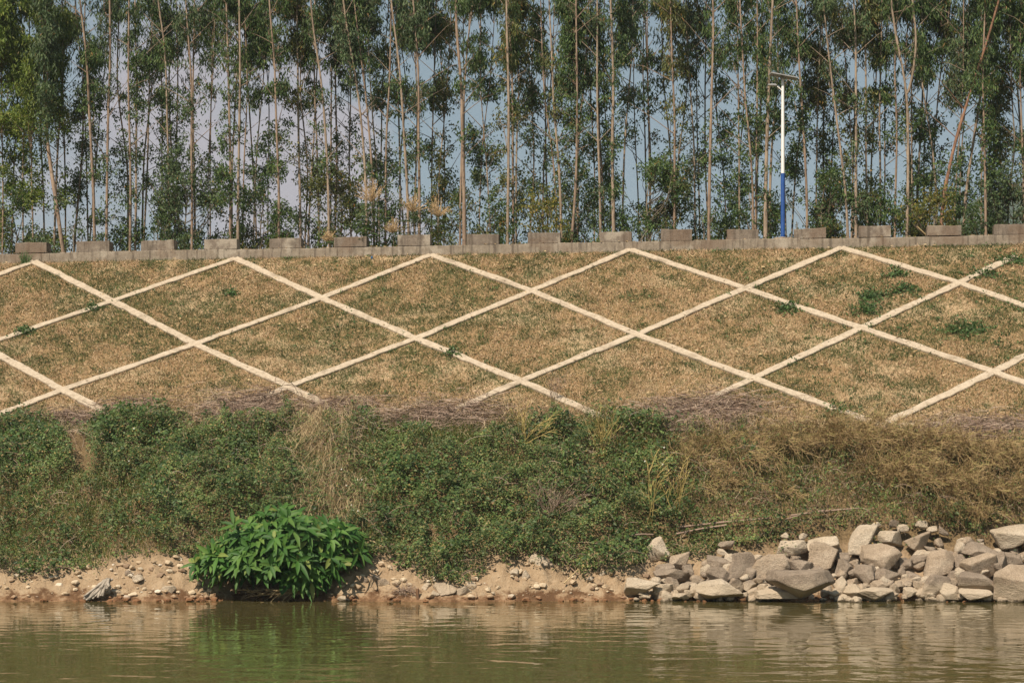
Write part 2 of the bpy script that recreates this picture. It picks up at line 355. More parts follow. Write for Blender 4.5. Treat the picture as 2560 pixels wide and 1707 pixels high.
# far wooded hill
hx = np.linspace(40, 620, 140); hy = np.linspace(780, 1250, 60); A, B = np.meshgrid(hx, hy)
pxs = [1700, 1880, 2100, 2300, 2400, 2480, 2620, 2850, 3300, 4000]; pys = [1237, 720, 640, 560, 505, 470, 440, 500, 700, 1237]
ridge = (HZ - np.interp(1280 + F * A / 950, pxs, pys)) / F * 950
hz = ridge * np.exp(-((B - 950) / 130)**2) + 9 * (fbm(A / 40, B / 40, 2, 3) - .5) + 7 * (fbm(A / 7, B / 7, 9, 2) - .5) - 2
ii = (np.arange(59)[:, None] * 140 + np.arange(139)[None]).ravel(); mb = MB(); mb.add(np.stack([A, B, hz], -1), np.stack([ii, ii + 1, ii + 141, ii + 140], 1))
m = Mat('hill_forest'); m.base(m.ramp(m.noise(.06, 6, .7), [(.35, (.022, .04, .018)), (.65, (.06, .085, .035))]), .95, .05)
tag(mb.build('hill', m.m, smooth=True), kind='structure')
# ------------------------------------------------------------------ parapet wall with its blocks
ORD = 'zeroth first second third fourth fifth sixth seventh eighth ninth tenth eleventh twelfth thirteenth fourteenth fifteenth sixteenth seventeenth eighteenth nineteenth twentieth'.split()
NUM = 'zero one two three four five six seven eight nine ten eleven twelve'.split()
def wall_u(x):                                              # photo column -> distance along the wall line
    a = (x - 1280) / F; Y = YW / (1 + KY * a); return a * Y / CK
def wall_pt(u, v, z): return np.array([u * CK + v * KY * CK, YW - u * CK * KY + v * CK, z])
WR = math.atan2(-KY, 1)
WH = .265
wl = thing('parapet_wall', tuple(wall_pt(0, 0, ZW)), 'long weathered grey concrete parapet with raised blocks along the top of the slope', 'wall')
wl.rotation_euler = (0, 0, WR)
def wall_box(u0, u1, v0, v1, z0, z1, seed, seg=.12, amp=.012):
    """box along the wall whose front and top are subdivided and worn"""
    nu = max(2, int((u1 - u0) / seg)); us = np.linspace(u0, u1, nu + 1)
    prof = [(v0, z0), (v0, z0 + (z1 - z0) * .5), (v0, z1 - .015), (v0 + .015, z1), ((v0 + v1) / 2, z1 + .002), (v1 - .015, z1), (v1, z1 - .015), (v1, z0)]
    V = np.array([[(u, p[0], p[1]) for p in prof] for u in us])
    nz = fbm(V[..., 0] * 5, V[..., 2] * 6 + V[..., 1] * 5 + seed, seed, 3) - .5
    V[..., 1] += nz * amp * np.where(V[..., 1] < (v0 + v1) / 2, 1, 0); V[..., 2] += np.where(V[..., 2] > z0 + .01, (fbm(V[..., 0] * 4, V[..., 1] * 4, seed + 5, 3) - .5) * amp * 1.6, 0)
    k = len(prof); q = [[i * k + j, (i + 1) * k + j, (i + 1) * k + j + 1, i * k + j + 1] for i in range(nu) for j in range(k - 1)]
    mb.add(V, q); n = mb.n
    off = n - V.shape[0] * k
    mb.f.append(np.array([[off + j for j in range(k)]])); mb.f.append(np.array([[off + nu * k + j for j in reversed(range(k))]]))
# the wall is cast in lengths with slightly different heights
mb = MB(); joints = [-30, -18.5] + [wall_u(x) for x in (150, 270, 560, 730, 1010, 1245, 1395, 1735, 2000, 2225, 2420)] + [19, 30]
for i in range(len(joints) - 1):
    wall_box(joints[i] + .004, joints[i + 1] - .004, R.uniform(-.008, .008), .38, -.35, WH + R.uniform(-.018, .012), i)
wo = mb.build('wall_base', M_WALL, wl)
BLK = [(35, 108), (175, 252), (323, 400), (469, 545), (618, 692), (767, 843), (913, 989), (1071, 1146), (1212, 1288), (1378, 1452), (1518, 1591), (1670, 1744), (1824, 1899), (1973, 2048), (2130, 2210), (2284, 2360)]
BLK = [(a * 1.0884, b * 1.0884) for a, b in BLK]
BU = [(wall_u(a), wall_u(b)) for a, b in BLK]
for d in (1, 2, 3): BU = [(BU[0][0] - 1.93, BU[0][1] - 1.93)] + BU + [(BU[-1][0] + 1.93, BU[-1][1] + 1.93)]
for i, (u0, u1) in enumerate(BU):
    mb = MB(); wall_box(u0, u1 - .02, .03 + R.uniform(-.025, .02), .36, WH + .012, WH + .31 + R.uniform(-.025, .025), 50 + i, seg=.05, amp=.022); sl_ = R.normal() * .014; mb.v[0][:, 2] += (mb.v[0][:, 0] - (u0 + u1) / 2) * sl_ * (mb.v[0][:, 2] > WH + .05)
    mb.build('block', M_BLOCK, wl)
# ------------------------------------------------------------------ concrete lattice on the slope
BEAMS = [[(86, 657), (281.5, 755), (488, 863), (722, 969), (790, 1003)], [(588.6, 649), (804, 748), (1040, 849), (1303, 955), (1472, 1031)],
 [(1077, 640), (1329, 730), (1592, 839), (1883, 949), (2106, 1031)], [(1576, 627), (1863, 724), (2153, 823), (2484, 933), (2680, 999)],
 [(2104, 622), (2398, 710), (2560, 768), (2740, 828)], [(-400, 675), (-215, 775), (0, 891), (157, 978), (262, 1031)],
 [(86, 657), (0, 688), (-215, 775)], [(588.6, 649), (281.5, 755), (0, 852), (-215, 930)], [(1077, 640), (804, 748), (488, 863), (157, 978), (0, 1037)],
 [(1576, 627), (1329, 730), (1040, 849), (722, 969), (630, 1010)], [(2104, 622), (1863, 724), (1592, 839), (1303, 955), (1142, 1024)],
 [(2537, 644), (2398, 710), (2153, 823), (1883, 949), (1744, 1013)], [(2850, 760), (2560, 893), (2484, 933), (2241, 1048)]]
NRM = unit(np.array([-TS * CK * KY, -TS * CK, 1.0]))         # slope normal
lat = thing('concrete_lattice', tuple(plane_hit(1280, 850)), 'pale concrete lattice of crossing beams forming diamonds on the dry grass slope', 'lattice')
SEG = []
for bi, pts in enumerate(BEAMS):
    P = plane_hit(*np.array(pts).T); d = P[-1] - P[-2]
    sE = float(wall_s(P[-1][0], P[-1][1])); ds = float(wall_s(*(P[-1] + d)[:2])) - sE
    if ds > .05 and S_TOE + .1 > sE and pts[-1][1] > 960: P = np.vstack([P, P[-1] + d * (S_TOE + .05 - sE) / ds])
    Q = resample(P, max(4, int(np.linalg.norm(np.diff(P, axis=0), axis=1).sum() / .1)))
    SEG += [(P[i], P[i + 1]) for i in range(len(P) - 1)]
    T = unit(np.gradient(Q, axis=0)); Sd = unit(np.cross(NRM, T)); top = .062 + (.004 if bi < 6 else 0)
    n = len(Q); c = np.arange(n) * .1
    wl_, wr_ = [  .108 + .070 * (fbm(c * 3.1, c * 0 + bi * 7 + e, 40 + e, 3) - .5) for e in (0, 1)]
    tz = top + .018 * (fbm(c * 2, c * 0 + bi, 60, 3) - .5)
    prof = [Q + Sd * wl_[:, None] - NRM * .12, Q + Sd * wl_[:, None] + NRM * (tz - .015)[:, None], Q + Sd * (wl_ - .015)[:, None] + NRM * tz[:, None],
            Q - Sd * (wr_ - .015)[:, None] + NRM * tz[:, None], Q - Sd * wr_[:, None] + NRM * (tz - .015)[:, None], Q - Sd * wr_[:, None] - NRM * .12]
    V = np.stack(prof, 1); q = [[i * 6 + j, (i + 1) * 6 + j, (i + 1) * 6 + j + 1, i * 6 + j + 1] for i in range(n - 1) for j in range(5)]
    mb = MB(); mb.add(V, q); mb.f.append(np.array([[0, 1, 2, 3, 4, 5], [(n - 1) * 6 + j for j in (5, 4, 3, 2, 1, 0)]]))
    mb.build('beam', M_BEAM, lat, loc=plane_hit(1280, 850))
mb = MB(); Q = [np.array([x, YW - KY * x - S_TOE / CK, Z_TOE]) for x in np.arange(8.95, 17, .2)]; Q = np.array(Q)
V = np.stack([Q + [0, -.08, -.2], Q + [0, -.08, .02], Q + [0, .05, .02 + .13 * TS], Q + [0, .07, -.1]], 1); n = len(Q); V[:, 1:3, 2] += (.03 * (fbm(Q[:, 0] * 2, Q[:, 0] * 0, 4, 3) - .5))[:, None]
mb.add(V, [[(i + 1) * 4 + j, i * 4 + j, i * 4 + j + 1, (i + 1) * 4 + j + 1] for i in range(n - 1) for j in range(3)])
mb.build('toe_beam', M_BEAM, lat, loc=plane_hit(1280, 850))
SEGA = np.array([s[0] for s in SEG]); SEGB = np.array([s[1] for s in SEG])
def beam_dist(P):
    best = np.full(len(P), 9.)
    for a, b in zip(SEGA, SEGB):
        ab = b - a; t = np.clip((P - a) @ ab / (ab @ ab), 0, 1)
        best = np.minimum(best, np.linalg.norm(P - a - t[:, None] * ab, axis=1))
    return best
# ------------------------------------------------------------------ turf on the slope
def slope_sample(n):
    u = R.uniform(-18.5, 18.5, n); s = R.uniform(.02, S_TOE + .1, n)
    X = u * CK - s * KY * CK; Y = YW - u * CK * KY - s * CK
    P = np.stack([X, Y, ground(X, Y)], 1); px, py = proj(P); k = (px > -420) & (px < 2980)
    return P[k], px[k], py[k]
def green_w(px, py):
    g = fbm(px / 95, py / 44, 21, 3) * .62 + fbm(px / 22, py / 13, 23, 3) * .38 + .22 * (fbm(px / 300, py / 120, 8, 2) - .5)
    g = g + .10 * np.clip((px - 1900) / 600, 0, 1) * np.exp(-((py - 800) / 90)**2) + .05 * np.exp(-((px - 1150) / 500)**2) * np.exp(-((py - 800) / 90)**2)
    g = g - .10 * np.clip((py - 900) / 120, 0, 1)
    return np.clip((g - .415) / .13, 0, 1)
P, px, py = slope_sample(640000); bd = beam_dist(P); gw = green_w(px, py)
ok = (bd > .045 + .10 * fbm(P[:, 0] * 4, P[:, 1] * 4, 3, 3)) & (R.random(len(P)) < .35 + 1.6 * (fbm(P[:, 0] * 2.2, P[:, 1] * 3.2, 61, 3) - .15)); P, px, py, gw = P[ok], px[ok], py[ok], gw[ok]
isg = R.random(len(P)) < .27 + .70 * gw
for nm, sel, mt, ll in (('dry_grass', ~isg, TURF_DRY, (.05, .13)), ('green_grass', isg, TURF_GREEN, (.05, .14))):
    Q = P[sel]; n = len(Q); D = unit(NRM * R.uniform(.15, .8, (n, 1)) + rdir(n) * .75 + [0, 0, .25]); mb = MB()
    add_blades(mb, Q - NRM * .01, D, unit(np.cross(D, rdir(n))), R.uniform(*ll, n), R.uniform(.008, .016, n), rdir(n) * .025 + [0, 0, -.012])
    tag(mb.build(nm, mt), kind='stuff')
# broad-leaved weeds scattered over the turf
def leaf_rosettes(mb, C, n, spread, Ln, Wd, up=.5, hgt=.1):
    m_ = len(C); P = np.repeat(C, n, 0); k = len(P)
    P = P + R.normal(size=(k, 3)) * spread * [1, 1, .25] + np.array([0, 0, 1]) * R.uniform(0, hgt, (k, 1))
    D = unit(rdir(k, -.3, .9)); Nn = unit(np.array([0, -.5, 1.0]) * up + rdir(k) * .6)
    mb.add(*leaves(P, D, Nn, R.uniform(.7, 1.3, k) * Ln, R.uniform(.7, 1.3, k) * Wd))
mb = MB(); P, px, py = slope_sample(30000); gw = green_w(px, py)
wt = .16 + .84 * np.clip((px - 1600) / 900, 0, 1) * np.exp(-((py - 790) / 100)**2); k = (gw > .45) & (R.random(len(P)) < wt * .5 * np.clip((fbm(px / 16, py / 9, 66, 2) - .48) * 8, 0, 1)); P = P[k]
leaf_rosettes(mb, P, 7, .05, .062, .038, hgt=.07)
tag(mb.build('weeds', WEED), kind='stuff')
# distinct weed plants that stand out on the slope
WP = [((2176, 745), 'bushy dark green weed growing lowest on the upper right diamond of the slope', .30), ((2168, 782), 'wide spreading green weed just above the crossing of beams on the right', .32),
      ((2255, 730), 'low leafy weed leaning right on the upper right diamond of dry grass', .28), ((2530, 655), 'green creeping weed covering the rounded upper end of the last beam', .32),
      ((2460, 690), 'leafy weed on the rising beam below its grass-covered upper end', .3), ((60, 835), 'small green weed on the beam at the left edge of the slope', .2),
      ((228, 775), 'green weed at the beam just left of the first crossing', .17), ((1130, 890), 'dark weed resting on the falling beam in the middle of the slope', .18),
      ((2100, 1030), 'green weed covering the lower end of a beam above the brown shrubs', .3), ((575, 737), 'small dark green weed alone in the second diamond of the slope', .15),
      ((1977, 775), 'long low weed along the underside of the falling beam on the right', .3), ((2240, 690), 'green weeds hanging over the falling beam on the far right', .24), ((2420, 830), 'dark green weed in the middle of the greenest diamond of the slope', .36)]
for (x, y), lb, r in WP:
    c = plane_hit(x, y); mb = MB(); n = int(260 * r)
    C = c + (R.normal(size=(n, 3)) * [1.25, .8, .3]) * r * .7; C[:, 2] = ground(C[:, 0], C[:, 1]) + R.uniform(.02, .16, n) * np.exp(-((C[:, 0] - c[0]) / r)**2)
    leaf_rosettes(mb, C, 3, .03, .09, .05, hgt=.03)
    stp = np.stack([np.repeat(c[None], n, 0), C * .5 + c * .5 + [0, 0, .02], C], 1); mb.add(*tubes(stp, .004))
    tag(mb.build('weed_plant', WEED, loc=c), lb, 'weed', 'green weeds on the slope')
# ------------------------------------------------------------------ the row of trees behind the parapet
GRID = """9985788889989976 8877887678788888 9987788888889987
9974785676867765 7876655668766888 0
9743564455445634 6764444657754677 0
8651463334444433 5542233546553456 0
7553463444344453 5564335435554457 0
6343375565763553 4564864546545557 0
7533486675665555 5655854557666667 0
7533577774686656 6565744567667667 0"""
DG = np.array([[int(c) for c in (''.join(r.split()[:2]))] for r in GRID.splitlines()], float)
CR = [(0, 0, .421), (850, 0, .421), (1700, 0, .421)]
# crop; depth behind the wall; width in crop pixels; trunk points (x,y in that crop, from the base up)
TR = """0 1.2 12 12,1500 8,1200 5,900 0,500 -8,0
0 1.6 13 200,1440 185,1000 180,700 176,0
0 4.5 15 268,1445 250,1050 235,860 225,400 220,-50
0 1.0 30 385,1500 360,1330 330,1150 295,1000 268,830 250,650 240,300 235,0
0 2.2 18 318,1480 332,1150 345,870 365,480 372,100 375,-80
0 3.8 17 430,1490 455,1250 490,900 500,500 505,0
0 4.8 13 527,1440 515,1000 498,600 480,340 450,60 445,-80
0 1.1 24 565,1440 557,1100 545,870 530,560 520,300 498,130 480,20 474,-90
0 1.2 22 630,1440 636,1000 640,700 652,350 650,150 648,-90
0 1.5 20 770,1490 778,1150 776,900 765,500 770,30 772,-90
0 1.7 19 801,1490 803,1150 799,900 806,430 790,130 782,-80
0 6.0 16 840,1440 850,900 875,700 892,550 905,100
0 5.0 12 962,1440 958,1000 965,600 960,150
0 2.0 18 1006,1480 1003,1000 998,700 985,300 962,150 940,30 930,-80
0 2.9 17 1042,1480 1030,1100 1015,900 1000,550 1010,100
0 1.4 19 1138,1480 1138,1100 1136,850 1142,560 1125,250 1108,80 1100,-90
0 2.6 18 1160,1480 1158,1100 1152,800 1150,450 1160,0
0 6.5 9 1238,1480 1235,1150 1255,780 1275,420 1280,50
0 1.2 22 1366,1450 1364,1100 1360,700 1348,250 1340,0 1338,-90
0 4.2 16 1378,1440 1380,1000 1398,600 1412,320 1420,-20
0 1.3 22 1412,1450 1414,1100 1420,900 1432,400 1422,0 1420,-90
0 3.6 12 1500,1440 1510,1100 1530,800 1557,500 1575,100
0 5.2 11 1590,1440 1592,1000 1604,600 1570,200
0 1.1 20 1655,1470 1660,1150 1657,1000 1642,600 1634,330 1608,130 1600,-80
0 2.1 20 1787,1450 1780,1100 1773,850 1770,500 1764,200 1762,-50
0 4.0 15 1822,1450 1840,1100 1858,850 1872,600 1890,200
0 2.7 17 1897,1450 1888,1100 1880,850 1865,500 1868,100
0 1.2 21 1957,1400 1945,1050 1932,850 1910,500 1885,330 1858,200 1840,-60
0 5.6 15 1962,1440 1966,900 1970,400 1960,0
1 1.4 21 155,1450 155,1130 138,870 118,640 75,350 45,200 20,30 12,-90
1 1.8 18 205,1450 197,1130 175,780 145,480 118,270 98,150 80,-60
1 4.6 14 236,1450 228,1100 203,850 178,500 160,100
1 2.4 19 268,1450 272,1100 278,780 300,530 310,150 315,-60
1 3.0 16 352,1450 354,1050 350,800 338,450 330,0
1 1.3 22 412,1450 400,1100 384,850 360,450 332,230 305,60 295,-80
1 1.5 22 470,1450 473,1100 465,830 470,500 455,250 436,30 430,-80
1 3.5 16 440,1450 446,1100 458,880 462,600 440,200
1 5.0 14 542,1450 545,1000 551,700 560,480 570,100
1 3.9 11 578,1450 588,1000 625,640 640,450 655,150
1 1.1 30 738,1450 736,1100 726,850 726,560 708,350 690,200 685,-60
1 2.3 17 712,1450 716,1150 725,800 738,500 758,200 785,40 795,-80
1 4.3 11 825,1450 830,1130 850,800 890,500 915,150
1 1.2 24 993,1450 1000,1100 1001,850 1003,600 992,250 988,30 988,-90
1 1.6 20 1030,1450 1027,1100 1026,750 1025,550 1018,300 1000,100 995,-80
1 2.9 15 1046,1450 1046,1050 1050,750 1065,560 1055,200 1050,-60
1 4.9 13 1203,1450 1205,1100 1215,850 1240,690 1262,300
1 1.5 20 1318,1450 1308,1100 1297,920 1268,640 1258,300 1244,90 1240,-80
1 2.6 15 1290,1450 1280,1080 1255,850 1210,560 1195,150
1 1.3 21 1370,1470 1385,1300 1402,1100 1405,850 1408,600 1400,100
1 3.7 20 1412,1450 1412,1050 1416,750 1450,540 1475,100
1 1.4 20 1548,1450 1545,1150 1532,850 1525,550 1527,150 1525,-60
1 3.0 17 1570,1450 1563,1150 1548,920 1536,650 1545,100
1 1.1 27 1627,1450 1623,1150 1616,880 1626,480 1610,100 1605,-60
1 1.9 16 1675,1450 1680,1150 1691,850 1715,550 1735,350 1741,50 1742,-80
1 5.2 11 1780,1450 1768,1100 1755,900 1742,450 1755,100
1 5.8 13 1822,1450 1818,1100 1815,850 1800,420 1810,100
1 5.0 15 1845,1450 1842,1050 1838,800 1830,250 1825,0
1 1.7 20 1986,1450 1984,1100 1988,700 1978,500 1968,330 1960,50
1 4.1 14 1990,1450 1975,1000 1955,750 1920,480 1910,100
2 3.2 15 95,1450 88,1150 85,900 68,680 42,300 35,0
2 4.5 13 122,1450 112,1100 102,900 95,560 100,100
2 1.0 25 170,1450 173,1100 180,800 190,400 200,150 192,-60
2 5.2 12 285,1450 262,1000 240,820 225,700 210,300
2 4.4 15 352,1450 350,1050 348,750 345,450 340,50
2 2.0 17 437,1450 428,1050 410,830 388,600 375,350 360,50
2 2.4 17 446,1450 448,1050 454,700 460,300 455,-40
2 1.0 30 508,1450 512,1150 521,850 530,550 540,320 552,50 555,-80
2 1.9 20 530,1450 537,1050 555,750 582,500 590,150
2 4.3 15 655,1450 680,1080 712,780 738,560 750,150
2 1.6 20 757,1450 748,1150 738,900 722,600 700,300 690,0
2 3.8 14 808,1450 805,1050 812,600 826,300 822,-40
2 5.0 17 858,1450 855,1000 862,600 850,100
2 1.2 19 1000,1430 988,1220 970,1050 938,800 905,500 872,200 850,30
2 1.3 22 1045,1450 1047,1100 1051,850 1052,550 1056,200 1038,0 1030,-80
2 4.6 14 1015,1450 1022,1050 1035,820 1040,400 1050,50
2 2.1 18 1117,1450 1113,1100 1104,830 1102,550 1098,200 1095,-40
2 3.1 17 1187,1450 1185,1050 1180,700 1185,300 1190,-20
2 4.0 13 1210,1450 1208,1050 1208,750 1220,400 1225,50
2 2.3 17 1275,1450 1284,1100 1290,850 1280,500 1270,450 1285,150 1290,-50
2 1.1 24 1345,1450 1348,1150 1356,900 1351,700 1350,550 1312,400 1290,250 1255,60 1245,-60
2 3.3 16 1384,1450 1384,1050 1382,650 1378,300 1380,-40
2 3.9 20 1398,1450 1415,1050 1440,700 1450,450 1440,50
2 4.4 14 1448,1450 1452,1050 1465,750 1490,450 1500,100
2 2.8 15 1530,1450 1522,1130 1497,850 1463,650 1440,430 1395,200 1370,0
2 1.4 28 1548,1340 1570,1180 1618,950 1655,800 1700,650 1752,480 1800,340 1845,180 1892,0 1915,-80
2 2.5 24 1680,1450 1695,1150 1722,950 1765,650 1800,450 1835,300 1870,50
2 4.2 12 1652,1450 1655,1250 1662,950 1700,500 1710,100
2 1.6 20 1817,1450 1815,1100 1811,800 1805,450 1820,50
2 4.7 14 1790,1450 1795,1000 1798,600 1790,150
2 3.6 15 1935,1450 1955,1100 1990,850 1962,700 1950,250
2 2.2 17 2045,1450 2040,1000 2030,700 2020,350 2030,0""".splitlines()
trees = []
for ln in TR:
    c, dep, wd, *pt = ln.split(); ox, oy, sc = CR[int(c)]
    pts = [(ox + float(p.split(',')[0]) * sc, oy + float(p.split(',')[1]) * sc) for p in pt]
    trees.append(dict(dep=float(dep), wd=float(wd) * sc * .78, pts=pts))
for x, d in ((-75, 3.6), (-140, 4.6), (-210, 3.2), (-290, 2.4), (2610, 1.5), (2665, 3.2), (2730, 1.8), (2800, 2.6), (2870, 1.5)):
    trees.append(dict(dep=d, wd=8.5, pts=[(x, 620), (x + R.uniform(-15, 15), 300), (x + R.uniform(-30, 30), -30)]))
for x in np.linspace(12, 2548, 36):
    x += R.uniform(-26, 26); l_ = R.normal() * 22
    trees.append(dict(dep=R.uniform(3.4, 7.5), wd=R.uniform(3.6, 5.6), pts=[(x, 620), (x + l_ * .3 + R.normal() * 6, 420), (x + l_ * .7 + R.normal() * 8, 220), (x + l_, 0)]))
trees.append(dict(dep=1.1, wd=7.5, fork=True, pts=[(1700 + .421 * x, .421 * y) for x, y in ((1348, 580), (1362, 520), (1385, 440), (1397, 250), (1388, 150), (1375, 0), (1368, -60))]))
for t in trees:
    xb = t['pts'][0][0]; a = (xb - 1280) / F; t['Y'] = Y = (YW + t['dep'] / CK) / (1 + KY * a)
    P = [at(x, y, Y) for x, y in t['pts']]
    if not t.get('fork'): P[0][2] = ZW + .1
    d = unit(P[-1] - P[-2]); P.append(P[-1] + (d + [0, 0, .6]) * 1.6)
    P = np.array(P); w = np.zeros(len(P)); P[:, 1] += np.cumsum(np.r_[0, R.normal(size=len(P) - 1) * .10])
    t['P'] = smooth_line(P, 26); r0 = t['wd'] / F * Y / 2
    t['r'] = r0 * np.linspace(1.06, .42, 26) * (1 + .05 * R.normal(size=26)); t['r'][0] *= 1.25
    t['C'] = []; t['B'] = []
# undergrowth shrubs and saplings behind the parapet: (x, top y, half width, depth, leaf, label)
SH = [(650, 470, 62, 2.2, 'deep', 'rounded dense dark green shrub behind the gap left of the fifth parapet block'), (455, 395, 75, 1.9, 'grey', 'tall airy grey-green sapling behind the third parapet block from the left'),
 (395, 560, 40, 1.4, 'deep', 'low dark shrub behind the gap left of the third parapet block'), (30, 500, 60, 3, 'deep', 'dark leafy shrub behind the parapet at the far left end'), (190, 540, 40, 2.6, 'deep', 'low dark shrub between the two leftmost parapet blocks'),
 (560, 540, 50, 2.6, 'olive', 'brownish green shrub behind the fourth parapet block'), (300, 575, 36, 2.0, 'deep', 'thin straggly shrub with bare stems behind the second wide gap'), (770, 520, 48, 2.8, 'grey', 'grey-green shrub behind the gap right of the fifth parapet block'),
 (850, 390, 52, 2.5, 'olive', 'yellow-tinged leafy sapling above the sixth parapet block'), (1010, 470, 45, 2.8, 'deep', 'green shrub behind the seventh parapet block from the left'), (1165, 500, 55, 2.7, 'olive', 'rust-flecked green shrub behind the eighth parapet block'),
 (1235, 500, 40, 2.2, 'deep', 'narrow dark shrub between the eighth and ninth parapet blocks'), (1355, 492, 48, 1.5, 'yellow', 'small bright yellow-green bush behind the ninth parapet block'), (1440, 440, 46, 2.4, 'grey', 'dark grey-green shrub behind the gap right of the ninth block'),
 (1490, 560, 40, 2.0, 'deep', 'low dark shrub left of the tenth parapet block'), (1625, 365, 62, 1.8, 'deep', 'tall dense columnar sapling with drooping leaves behind the tenth wide gap'), (1610, 565, 40, 1.2, 'deep', 'low leafy shrub filling the gap right of the tenth parapet block'),
 (1665, 500, 48, 2.3, 'olive', 'brown-flecked shrub behind the eleventh parapet block'), (1755, 520, 36, 2.6, 'deep', 'straggly shrub between the eleventh and twelfth parapet blocks'), (1810, 545, 40, 2.5, 'deep', 'low green shrub behind the twelfth parapet block'),
 (1870, 530, 36, 3.2, 'deep', 'thin dark shrub just left of the blue and white lamp post'), (2060, 455, 62, 1.9, 'deep', 'wide leafy shrub behind the thirteenth parapet block, right of the lamp post'), (2090, 540, 40, 2.4, 'olive', 'brownish vine-covered shrub right of the thirteenth parapet block'),
 (1990, 540, 34, 2.0, 'deep', 'dark shrub between the lamp post and the thirteenth block'), (2190, 510, 46, 3, 'deep', 'thin green shrub behind the fourteenth parapet block'), (2290, 500, 34, 2.3, 'deep', 'dark upright shrub left of the small leaning stick'),
 (2325, 482, 50, 1.3, 'yellow', 'pale green bush above the leaning stick near the fifteenth block'), (2440, 540, 46, 2.3, 'deep', 'dark low shrub behind the gap left of the last parapet block'), (2530, 420, 62, 2.4, 'grey', 'tall grey-green shrub behind the last parapet block on the right'),
 (2400, 570, 34, 1.7, 'deep', 'low dark shrub behind the fifteenth parapet block'), (1290, 560, 30, 1.8, 'deep', 'small dark shrub left of the ninth parapet block'), (905, 570, 45, 1.7, 'deep', 'low green shrub behind the sixth parapet block'), (700, 590, 40, 1.6, 'olive', 'low olive shrub behind the fifth parapet block'),
 (100, 585, 45, 1.6, 'grey', 'low grey-green shrub behind the first parapet block'), (-90, 520, 60, 2.0, 'deep', 'dark shrub past the left end of the photo'), (2660, 500, 60, 2.0, 'deep', 'dark shrub past the right end of the photo')]
shrubs = []
for x, ty, hw, dep, lm, lb in SH:
    a = (x - 1280) / F; Y = (YW + dep / CK) / (1 + KY * a)
    shrubs.append(dict(x=x, ty=ty, hw=hw, Y=Y, lm=lm, lb=lb, base=np.array([a * Y, Y, ZW + .1]), C=[], B=[]))
# leafy clumps follow how full each part of the wood is, each clump belongs to the stem nearest to it
tx = np.array([[np.interp(y, [p[1] for p in t['pts']][::-1], [p[0] for p in t['pts']][::-1]) for y in range(-260, 660, 20)] for t in trees])
def place_clump(x, y):
    yi = int(np.clip((y + 260) / 20, 0, tx.shape[1] - 1))
    if y > 360 and R.random() < .72:
        best = [(abs(x - s['x']) / s['hw'] + max(0, (s['ty'] - y)) / 40, s) for s in shrubs if y > s['ty'] - 25]
        best = [b for b in best if b[0] < 1.25 * (.45 + .55 * min(1, (y - b[1]['ty'] + 30) / 70))]
        if best:
            s = best[R.integers(len(best))][1]; c = at(x, y, s['Y'] + R.normal() * .45); s['C'].append(c); return
    d = np.abs(tx[:, yi] - x) * R.uniform(.75, 1.35, len(trees)) + R.uniform(0, 14, len(trees))
    t = trees[int(np.argmin(d))]
    lf_ = x < 160 and y < 340
    c = at(x, y, t['Y'] + (R.uniform(-.9, .2) if lf_ else abs(R.normal()) * (.75 if y < 220 else .5) - .12)); t['C'].append(c)
for iy in range(-3, 8):
    for ix in range(-4, 36):
        dd = DG[max(iy, 0), min(max(ix, 0), 31)]
        if iy < 0: dd = min(8.5, dd + 1)
        tau = -math.log(1 - min(.93, dd / 10 * 1.0)); n = R.poisson(tau * (25 if iy < 2 else 20 if iy < 3 else 20 if iy < 5 else 23) * (.6 if iy < 0 else 1))
        n = int(n * 1.5) if ix < 2 and iy < 4 else n; k = 0; tries = 0
        while k < n and tries < n * 12:
            tries += 1; x = (ix + R.random()) * 80; y = (iy + R.random()) * 80
            if y > 636: k += 1; continue
            q = float(fbm(x / 46, y / 60, 91, 3))
            if R.random() < np.clip((q - .40) * 6, .03, 1): place_clump(x, y); k += 1
def grow(C, axisP, axisr, kind):
    """branches from the stem to every clump, and the leaves of the clumps"""
    C = np.array(C); wood = MB(); lf = MB()
    if len(C) == 0: return wood, lf
    hd = np.linalg.norm(C[:, None, :2] - axisP[None, :, :2], axis=2)
    zt = C[:, 2] - np.clip(hd.min(1) * R.uniform(.5, 1.2, len(C)), .05, 2.0)
    i = np.abs(axisP[None, :, 2] - zt[:, None]).argmin(1); A = axisP[i]
    mid = A * .5 + C * .5 + np.stack([R.normal(size=len(C)) * .05, R.normal(size=len(C)) * .05, -.10 * np.linalg.norm(C - A, axis=1)], 1)
    BP = np.stack([A, A * .7 + mid * .3 + [0, 0, -.01], mid, mid * .45 + C * .55, C], 1)
    ln = np.linalg.norm(C - A, axis=1); rb = np.clip(ln * .011, .004, .017)
    wood.add(*tubes(BP, rb[:, None] * np.array([1, .85, .7, .5, .3]), 4))
    # side twigs
    n = len(C); nt_ = 4; P0 = np.repeat(C, nt_, 0); T1 = P0 + R.normal(size=(n * nt_, 3)) * [.135, .15, .125] + [0, 0, -.03]
    fr = np.repeat(BP[:, 3], nt_, 0); wood.add(*tubes(np.stack([fr, (fr + T1) / 2 + [0, 0, .03], T1], 1), np.array([[.004, .003, .002]]), 3))
    per = 16
    Q = np.repeat(T1, per, 0); k = len(Q); Q = Q + R.normal(size=(k, 3)) * [.075, .075, .085]
    px_, py_ = proj(Q); up = np.clip((330 - py_) / 160, 0, 1)
    droop = unit(rdir(k) * np.where(R.random(k) < .8, .75, 1.3)[:, None] + np.stack([np.zeros(k), np.zeros(k), -(.75 + .5 * up)], 1))
    Ln = R.uniform(.75, 1.25, k) * (.098 + .060 * up); Wd = R.uniform(.75, 1.25, k) * (.050 - .013 * up)
    lf.add(*leaves(Q, droop, rdir(k) + [0, -.5, .4], Ln, Wd))
    return wood, lf
